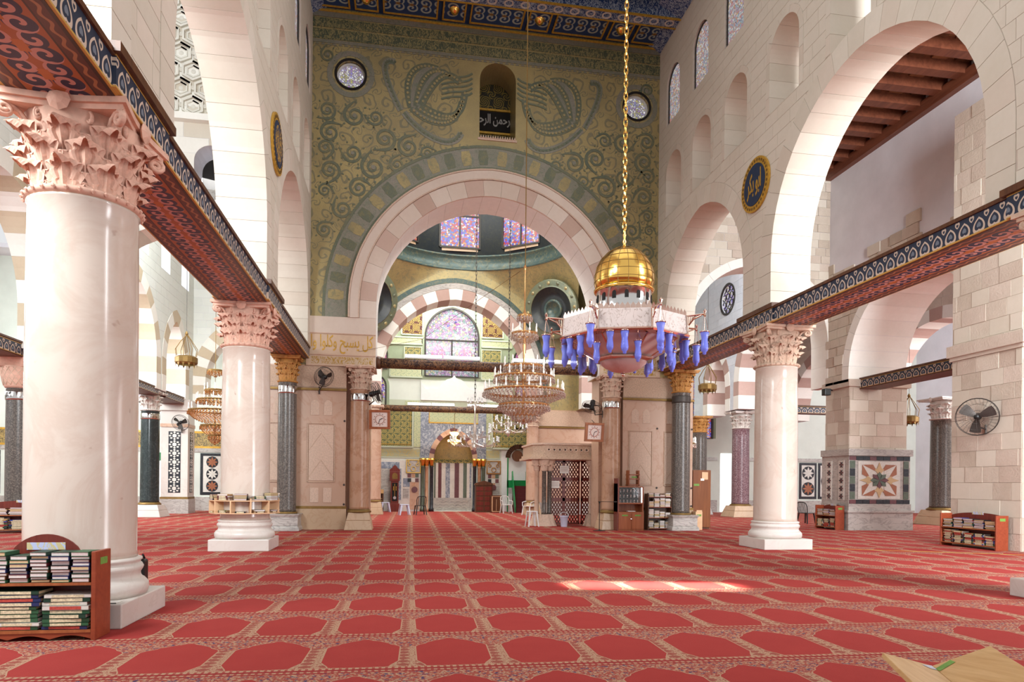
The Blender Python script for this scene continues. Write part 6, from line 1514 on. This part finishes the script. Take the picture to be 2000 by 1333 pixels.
# marble platform on columns with red lattice screens
dk = empty('marble_platform', (0, 0, 0), 'carved marble platform on slender columns before the great arch, right', 'platform')
px0, px1, py0, py1 = 4.75, 8.2, 23.95, 26.3
poly = [(px0 + .35, py0), (px1, py0), (px1, py1), (px0, py1), (px0, py0 + .35)]
def grow(d): return [(x + (-d if x < px0 + .5 else 0), y + (-d if y < py0 + .5 else 0)) for x, y in poly]
MB().prism(grow(.16), fZ(2.40), 0, .08).prism(grow(.08), fZ(2.48), 0, .10).build('slab', M['carve'], dk)
MB().prism(grow(.02), fZ(2.58), 0, .34).build('parapet', M['carve'], dk); MB().prism(grow(.08), fZ(2.92), 0, .07).build('parapet_rail', M['pier_pale'], dk)
m = MB()
for i in range(16): m.lathe([(.09, 0), (.07, .02), (.03, .0)], 8, m=Matrix.Translation((px0 + .5 + i * .2, py0 - .02, 2.75)) @ Matrix.Rotation(pi / 2, 4, 'X'))
m.build('parapet_rosettes', M['pier_pale'], dk)
def slim(x, y, mt, grp):
    o = MB().lathe([(.1, .42), (.085, .5), (.08, 1.95), (.1, 1.98)], 14, (x, y, 0)).build('slim_column', M[mt], dk, smooth=True)
    MB().lathe([(.1, 1.98), (.12, 2.02), (.13, 2.15), (.2, 2.32), (.22, 2.40)], 12, (x, y, 0)).build('leafy_capital', M['capital_pale'], o, smooth=True)
    for k in range(8): t = k * pi / 4; link('leaf', leaf_for(M['capital_pale']), None, o, (x + .09 * cos(t), y + .09 * sin(t), 2.02), (0, .1, t), (.16, .11, .28))
    MB().frustum((x, y), .24, .2, 0, .1).frustum((x, y), .2, .12, .1, .42).build('column_foot', M['pier_pale'], o)
slim(4.9, 24.35, 'pier', 0); slim(5.12, 24.1, 'granite', 0); slim(5.34, 24.22, 'granite', 0); slim(6.85, 24.05, 'pier_pale', 0)
sc = empty('lattice_screen', (0, 0, 0), 'dark red wooden lattice screen with doors under the marble platform', 'screen')
def lattice_panel(x0, x1, z0, z1, y, nm='lattice_panel'):
    fr = MB().box(x0, x1, y, y + .05, z0, z0 + .06).box(x0, x1, y, y + .05, z1 - .06, z1).box(x0, x0 + .05, y, y + .05, z0, z1).box(x1 - .05, x1, y, y + .05, z0, z1).build(nm, M['wood_red'], sc)
    m = MB(); s = .11; f = fY(y + .015); R = [(x0, z0), (x1, z0), (x1, z1), (x0, z1)]
    for sg in (1, -1):
        k = -int((z1 - z0) / s) - 2
        while x0 + k * s < x1 + (z1 - z0):
            xa = x0 + k * s; q = [(xa, z0), (xa + .042, z0), (xa + .042 + sg * (z1 - z0) * .62, z1), (xa + sg * (z1 - z0) * .62, z1)]
            for a, b in ((0, 1), (1, 2), (2, 3), (3, 0)): q = clip(q, *R[a], *R[b], True) if len(q) > 2 else q
            if len(q) > 2 and parea(q) > 1e-4: m.prism(q, f, 0, .02 if sg > 0 else .03)
            k += 1
    tag(m.build('lattice_slats', M['wood_red'], fr), kind='stuff')
for x0, x1 in ((5.35, 5.95), (5.95, 6.55), (6.6, 7.2), (7.2, 7.8)):
    lattice_panel(x0, x1, .04, .95, 24.5); lattice_panel(x0, x1, .95, 1.7, 24.5); lattice_panel(x0, x1, 1.7, 2.38, 24.5)
for x, z, w_, h_ in ((5.95, 2.05, .17, .14), (5.6, 1.5, .17, .13)):
    p = MB().box(x - w_, x + w_, 24.46, 24.47, z - h_, z + h_).build('paper_notice', M['paper'], sc)
    for k in range(3): MB().box(x - w_ * .75, x + w_ * .75, 24.455, 24.46, z + h_ * .4 - k * h_ * .4, z + h_ * .5 - k * h_ * .4).build('printed_line', M['rose'], p)
# bucket, stools, chairs
bk = empty('plastic_bucket', (5.75, 23.6, 0), 'pale grey plastic bucket before the lattice screen', 'bucket')
MB().lathe([(.11, 0), (.15, .36), (.165, .37), (.165, .39), (.145, .385), (.105, .02)], 20, cap=False).build('pail', M['lilac'], bk, smooth=True); MB().tube([(.16 * cos(t), .02, .38 + .14 * sin(t)) for t in [pi * i / 10 for i in range(11)]], .008, 5).build('handle', M['white'], bk)
def stool(label, x, y, mt, h=.45, w=.17, rz=.2):
    c = empty('plastic_stool', (x, y, 0), label, 'stool', 'plastic stools', rz)
    MB().box(-w, w, -w, w, h - .035, h).build('seat', mt, c, bev=.015)
    for i in (-1, 1):
        for j in (-1, 1): MB().add([(i * w * .55, j * w * .92, h - .03), (i * w * .95, j * w * .92, h - .03), (i * w * .95, j * w * .6, h - .03), (i * w * 1.05, j * w * 1.1, 0), (i * w * 1.3, j * w * 1.1, 0), (i * w * 1.3, j * w * .85, 0)], [(0, 1, 4, 3), (1, 2, 5, 4), (0, 2, 1), (3, 4, 5), (0, 3, 5, 2)]).build('leg', mt, c)
    return c
stool('white plastic stool by the marble platform columns', 4.62, 23.75, M['white'], .55, .16)
stool('pale blue plastic stool beside the grandfather clock', -.75, 35.6, M['lilac'], .5, .2); stool('pale blue plastic stool standing out left of the black chair', .2, 32.3, M['lilac'], .5, .2)
def chair(label, x, y, rz, mt, group='plastic chairs', round_back=False):
    """plastic garden chair, faces local -y"""
    c = empty('plastic_chair', (x, y, 0), label, 'chair', group, rz)
    MB().prism([(-.22, -.22), (.22, -.22), (.2, .2), (-.2, .2)], fZ(.42), 0, .025).build('seat', mt, c, bev=.01)
    for i in (-1, 1):
        for j, yy in ((-1, -.2), (1, .2)): MB().add([(i * .2 - .025, yy - .02, .42), (i * .2 + .025, yy - .02, .42), (i * .2 + .025, yy + .02, .42), (i * .2 - .025, yy + .02, .42), (i * .25 - .02, yy + j * .05 - .015, 0), (i * .25 + .02, yy + j * .05 - .015, 0), (i * .25 + .02, yy + j * .05 + .015, 0), (i * .25 - .02, yy + j * .05 + .015, 0)], [(0, 1, 5, 4), (1, 2, 6, 5), (2, 3, 7, 6), (3, 0, 4, 7), (4, 5, 6, 7)]).build('leg', mt, c)
        if not round_back: MB().tube([(i * .25, -.2, .42), (i * .27, -.2, .62), (i * .27, .0, .65), (i * .23, .22, .66)], .02, 6).build('armrest', mt, c)
    bw = [(-.21, .2, .43), (-.23, .25, .7), (-.2, .3, .84), (-.1, .32, .88), (.1, .32, .88), (.2, .3, .84), (.23, .25, .7), (.21, .2, .43)]
    MB().tube(bw, .02, 6).build('back_frame', mt, c)
    for k in range(5): x0 = -.14 + k * .07; MB().tube([(x0, .2, .44), (x0, .26, .66), (x0, .315, .87)], .013, 5).build('back_slat', mt, c)
    return c
chair('white plastic armchair nearer the prayer niche, left of the steps', 5.35, 34.4, .2, M['white']); chair('white plastic armchair turned sideways by the steps, half behind the platform', 6.2, 33.2 - .6, -.9, M['white'])
chair('black plastic chair standing in front of the prayer niche', .95, 32.6, pi + .2, M['black'], round_back=True); chair('black plastic chair right of the free-standing pink column', 16.4, 25.6, 1.9, M['black'], round_back=True)
# grandfather clock
gc2 = empty('grandfather_clock', (-.28, 36.0, 0), 'dark wooden grandfather clock left of the prayer niche', 'clock')
MB().box(-.26, .26, 0, .4, 0, .42).build('base', M['wood_red'], gc2, bev=.01); MB().box(-.2, .2, .04, .38, .42, 1.6).build('trunk', M['wood_red'], gc2, bev=.008); MB().box(-.26, .26, 0, .4, 1.6, 2.1).build('hood', M['wood_red'], gc2, bev=.01)
MB().prism([(-.28, 2.1), (.28, 2.1), (.26, 2.2), (.14, 2.28), (.1, 2.36), (0, 2.44), (-.1, 2.36), (-.14, 2.28), (-.26, 2.2)], fY(.02), 0, .3).build('pediment', M['wood_red'], gc2)
MB().prism(arch(0, .14, 1.7, 1.88, 2.02, 8), fY(-.01), 0, .012).build('dial', M['brass'], gc2); MB().box(-.14, .14, .03, .042, .55, 1.5).build('glass_door', M['dark'], gc2)
MB().lathe([(.08, 0), (.08, .02)], 20, m=Matrix.Translation((0, .03, .72)) @ Matrix.Rotation(pi / 2, 4, 'X')).build('pendulum_bob', M['chrome'], gc2); MB().box(-.008, .008, .02, .03, .75, 1.45).build('pendulum_rod', M['gold'], gc2)
for x in (-.07, .07): MB().lathe([(.025, 0), (.025, .22)], 8, (x, .01, 1.1)).build('weight', M['gold'], gc2)
# desk left of the clock, plant, dark cupboards, panel heater, steps
ds = empty('wooden_desk', (-1.15, 35.9, 0), 'brown wooden desk with open shelf at the left of the rear bay', 'desk')
MB().box(-.42, .3, 0, .45, .95, 1.15).build('drawer_box', M['wood_lt'], ds); MB().box(-.42, -.36, 0, .45, 0, .95).box(.24, .3, 0, .45, 0, .95).build('side_panel', M['wood_dark'], ds); MB().box(-.36, .24, .4, .45, .2, .95).build('back_panel', M['wood_dark'], ds); MB().box(-.36, .24, .05, .4, .66, .69).build('shelf_board', M['wood_lt'], ds)
pn2 = empty('potted_plant', (-1.3, 35.4, 0), 'small green plant in brown pot under the desk', 'plant'); MB().lathe([(.1, 0), (.14, .22), (.12, .22)], 14).build('pot', M['wood_dark'], pn2)
fol = plain('green_leaves', '2f7a35', .5, 0, .2)
for k in range(22): t = k * 2.4; r = .06 + .008 * k; MB().add([(0, 0, .2), (r * cos(t) - .03 * sin(t), r * sin(t) + .03 * cos(t), .3), (1.5 * r * cos(t), 1.5 * r * sin(t), .36), (r * cos(t) + .03 * sin(t), r * sin(t) - .03 * cos(t), .3)], [(0, 1, 2, 3)]).build('leaf_blade', fol, pn2)
cu = empty('carved_cupboard', (4.35, 35.6, 0), 'carved brown wooden cupboard with stepped top right of the niche', 'cupboard')
MB().box(-.45, .45, 0, .5, 0, 1.42).build('body', M['wood_dark'], cu, bev=.01); MB().prism([(-.5, 1.42), (.5, 1.42), (.44, 1.52), (.2, 1.6), (0, 1.66), (-.2, 1.6), (-.44, 1.52)], fY(-.03), 0, .5).build('cornice', M['wood_dark'], cu)
for i in range(5):
    for x in (-.22, .22): MB().box(x - .18, x + .18, -.015, 0, .1 + i * .26, .3 + i * .26).build('carved_door_panel', M['wood_red'], cu)
fp = empty('framed_stand', (4.95, 35.2, 0), 'dark low stand with pale framed front beside the carved cupboard', 'stand')
MB().box(-.3, .3, 0, .3, 0, .9).build('body', M['wood_dark'], fp); MB().ribbon([(-.22, .06), (.22, .06), (.22, .84), (-.22, .84), (-.22, .06)], .05, fY(0), 0, -.02).build('pale_frame', M['birch'], fp); MB().box(-.01, .01, -.015, 0, .1, .7).build('centre_bar', M['birch'], fp)
# green pulpit steps with arch and crescent
gp = empty('green_steps', (6.3, 35.0, 0), 'green railed wooden steps with a dark arch and crescent on top', 'steps')
for i in range(7): MB().box(-.34, .34, .15 * i, 1.3, .2 * i, .2 * (i + 1)).build('step', plain('dark_red_step_%d' % i, '5a1f22', .8, 0, .1), gp)
for s in (-1, 1):
    MB().add([(s * .36, -.05, 0), (s * .36, .12, 0), (s * .36, 1.2, 1.4), (s * .36, 1.2, 2.15), (s * .36, 1.0, 2.2), (s * .36, -.05, .3), (s * .4, -.05, 0), (s * .4, .12, 0), (s * .4, 1.2, 1.4), (s * .4, 1.2, 2.15), (s * .4, 1.0, 2.2), (s * .4, -.05, .3)], [(0, 1, 2, 3, 4, 5), (11, 10, 9, 8, 7, 6), (0, 5, 11, 6), (5, 4, 10, 11)]).build('side_rail', M['green_paint'], gp)
    MB().box(s * .62 - .03, s * .62 + .03, 1.1, 1.16, 0, 2.9).build('post', M['green_paint'], gp)
MB().box(-.66, .66, 1.1, 1.16, 1.3, 1.7).build('front_rail', M['green_paint'], gp)
ap = arch(0, .62, 2.9, 2.9, 3.5, 10); MB().ribbon(ap, .26, fY(1.1), 0, .06).build('dark_arch', M['wood_dark'], gp)
MB().prism(circ((-.12, 3.0), .3, 24), fY(1.05), 0, .04).build('carved_disc', M['wood_dark'], gp)
cres = [(.42 + .15 * cos(t), 2.88 + .15 * sin(t)) for t in [pi * .7 + 1.6 * pi * i / 16 for i in range(17)]]; MB().ribbon(cres, .05, fY(1.0), 0, .03).build('crescent', M['wood_red'], gp)
# patterned dado panel on the pier behind the brown cabinet (setting)
ip = MB().box(14.3, 15.6, 34.3, 34.9, 0, 5.2).build('wall_inlaid_pier', M['rough']); ip['kind'] = 'structure'
MB().box(14.27, 15.63, 34.25, 34.3, .75, 2.75).build('dark_frame', M['navytile'], ip); MB().box(14.65, 15.3, 34.22, 34.25, .95, 2.55).build('inlaid_field', M['whitetile'], ip)
for i in range(4):
    for k in range(4): t = k * pi / 2; z = 1.2 + i * .37; MB().prism([(14.97, z), (14.97 + .12 * cos(t - .5), z + .08 * sin(t - .5)), (14.97 + .26 * cos(t), z + .17 * sin(t)), (14.97 + .12 * cos(t + .5), z + .08 * sin(t + .5))], fY(34.22), 0, -.01).build('inlay_piece', M['maroon_in' if k % 2 else 'orange_in'], ip)
MB().box(14.2, 15.7, 34.2, 34.3, 0, .7).build('pier_plinth', M['grey_marble'], ip)
# foreground book stand: two planks meeting in a valley, seen cut off by the corner
st = empty('book_stand', (2.55, 2.75, 0), 'light wooden V-shaped book stand cut off at the lower right corner', 'book stand'); O = Vector((2.55, 2.75, 0))
A, V, Bp = Vector((2.26, 2.90, .72)) - O, Vector((2.61, 3.0, .62)) - O, Vector((2.90, 2.96, .72)) - O; D = Vector((-.22, -.50, -.02)); up = Vector((0, 0, -.03))
for nm, p, q in (('left_plank', A, V), ('right_plank', V, Bp)):
    nrm = (q - p).cross(D).normalized(); nrm = nrm if nrm.z > 0 else -nrm; t = -nrm * .022
    MB().add([p, q, q + D, p + D, p + t, q + t, q + D + t, p + D + t], [(0, 1, 2, 3), (7, 6, 5, 4), (0, 4, 5, 1), (1, 5, 6, 2), (2, 6, 7, 3), (3, 7, 4, 0)]).build('plank', M['wood_lt'], st, bev=.003)
mid = V + D * .5
MB().box(mid.x - .02, mid.x + .02, mid.y - .2, mid.y + .2, .02, mid.z - .02).build('support_board', M['wood_lt'], st); MB().box(mid.x - .22, mid.x + .22, mid.y - .2, mid.y + .2, 0, .025).build('foot_board', M['wood_lt'], st)
n2 = (Bp - V).cross(D).normalized(); n2 = n2 if n2.z > 0 else -n2
def onp(u, v): return V + (Bp - V) * u + D * v + n2 * .002
MB().add([onp(-.02, .10), onp(.3, .02), onp(.33, .10), onp(.02, .18)], [(0, 1, 2, 3)]).build('green_sticker', M['stick'], st)
n1 = (V - A).cross(D).normalized(); n1 = n1 if n1.z > 0 else -n1
MB().add([A + (V - A) * u + D * v + n1 * .002 for u, v in ((.72, .08), (.97, .02), (.99, .14), (.85, .16))], [(0, 1, 2, 3)]).build('worn_sticker', M['lilac'], st)
# thin yellow prayer line stretched over the carpet
for k, (p, q) in enumerate((((-3.0, 20.4), (9.0, 20.2)), ((-3.0, 18.6), (8.4, 18.1)), ((9.8, 15.4), (16.5, 12.2)))):
    dx, dy = q[0] - p[0], q[1] - p[1]
    tag(MB().ribbon([p, ((p[0] + q[0]) / 2, (p[1] + q[1]) / 2 + .05), q], .035, fZ(0), .002, .006).build('yellow_line', M['goldpaint'], None), ['yellow cord on the carpet nearest the great arch', 'yellow cord on the carpet crossing behind the nave columns', 'yellow cord on the carpet right of the free-standing pink column'][k], 'cord', 'yellow cords on the carpet')
# black bag behind the nearest column base
bg_ = empty('black_bag', (-2.97, 8.6, 0), 'black bag leaning behind the base of the nearest pink column', 'bag'); MB().box(-.04, .04, -.08, .08, .25, .58).build('pouch', M['black'], bg_, bev=.03); MB().tube([(0, -.06, .57), (0, 0, .63), (0, .06, .57)], .012, 5).build('strap', M['black'], bg_)

ps_ = empty('paper_sheet', (-2.98, 7.55, .252), 'white paper sheet lying on the plinth corner by the near bookshelf', 'paper')
MB().box(-.13, .16, -.1, .06, 0, .004).build('sheet', M['paper'], ps_); MB().box(-.13, .16, -.104, -.1, 0, .006).build('dark_edge', M['black'], ps_)
fl = empty('floodlight', (15.1, 22.45, 4.9), 'black floodlight fixed to the corner of the star pier', 'floodlight')
MB().box(-.12, .12, -.14, .08, -.1, .14).build('housing', M['black'], fl, bev=.02); MB().box(-.1, .1, -.15, -.14, -.08, .12).build('lens', M['pane'], fl); MB().tube([(0, 0, .1), (.15, .05, .14), (.3, .05, .1)], .025, 6).build('bracket', M['black'], fl)
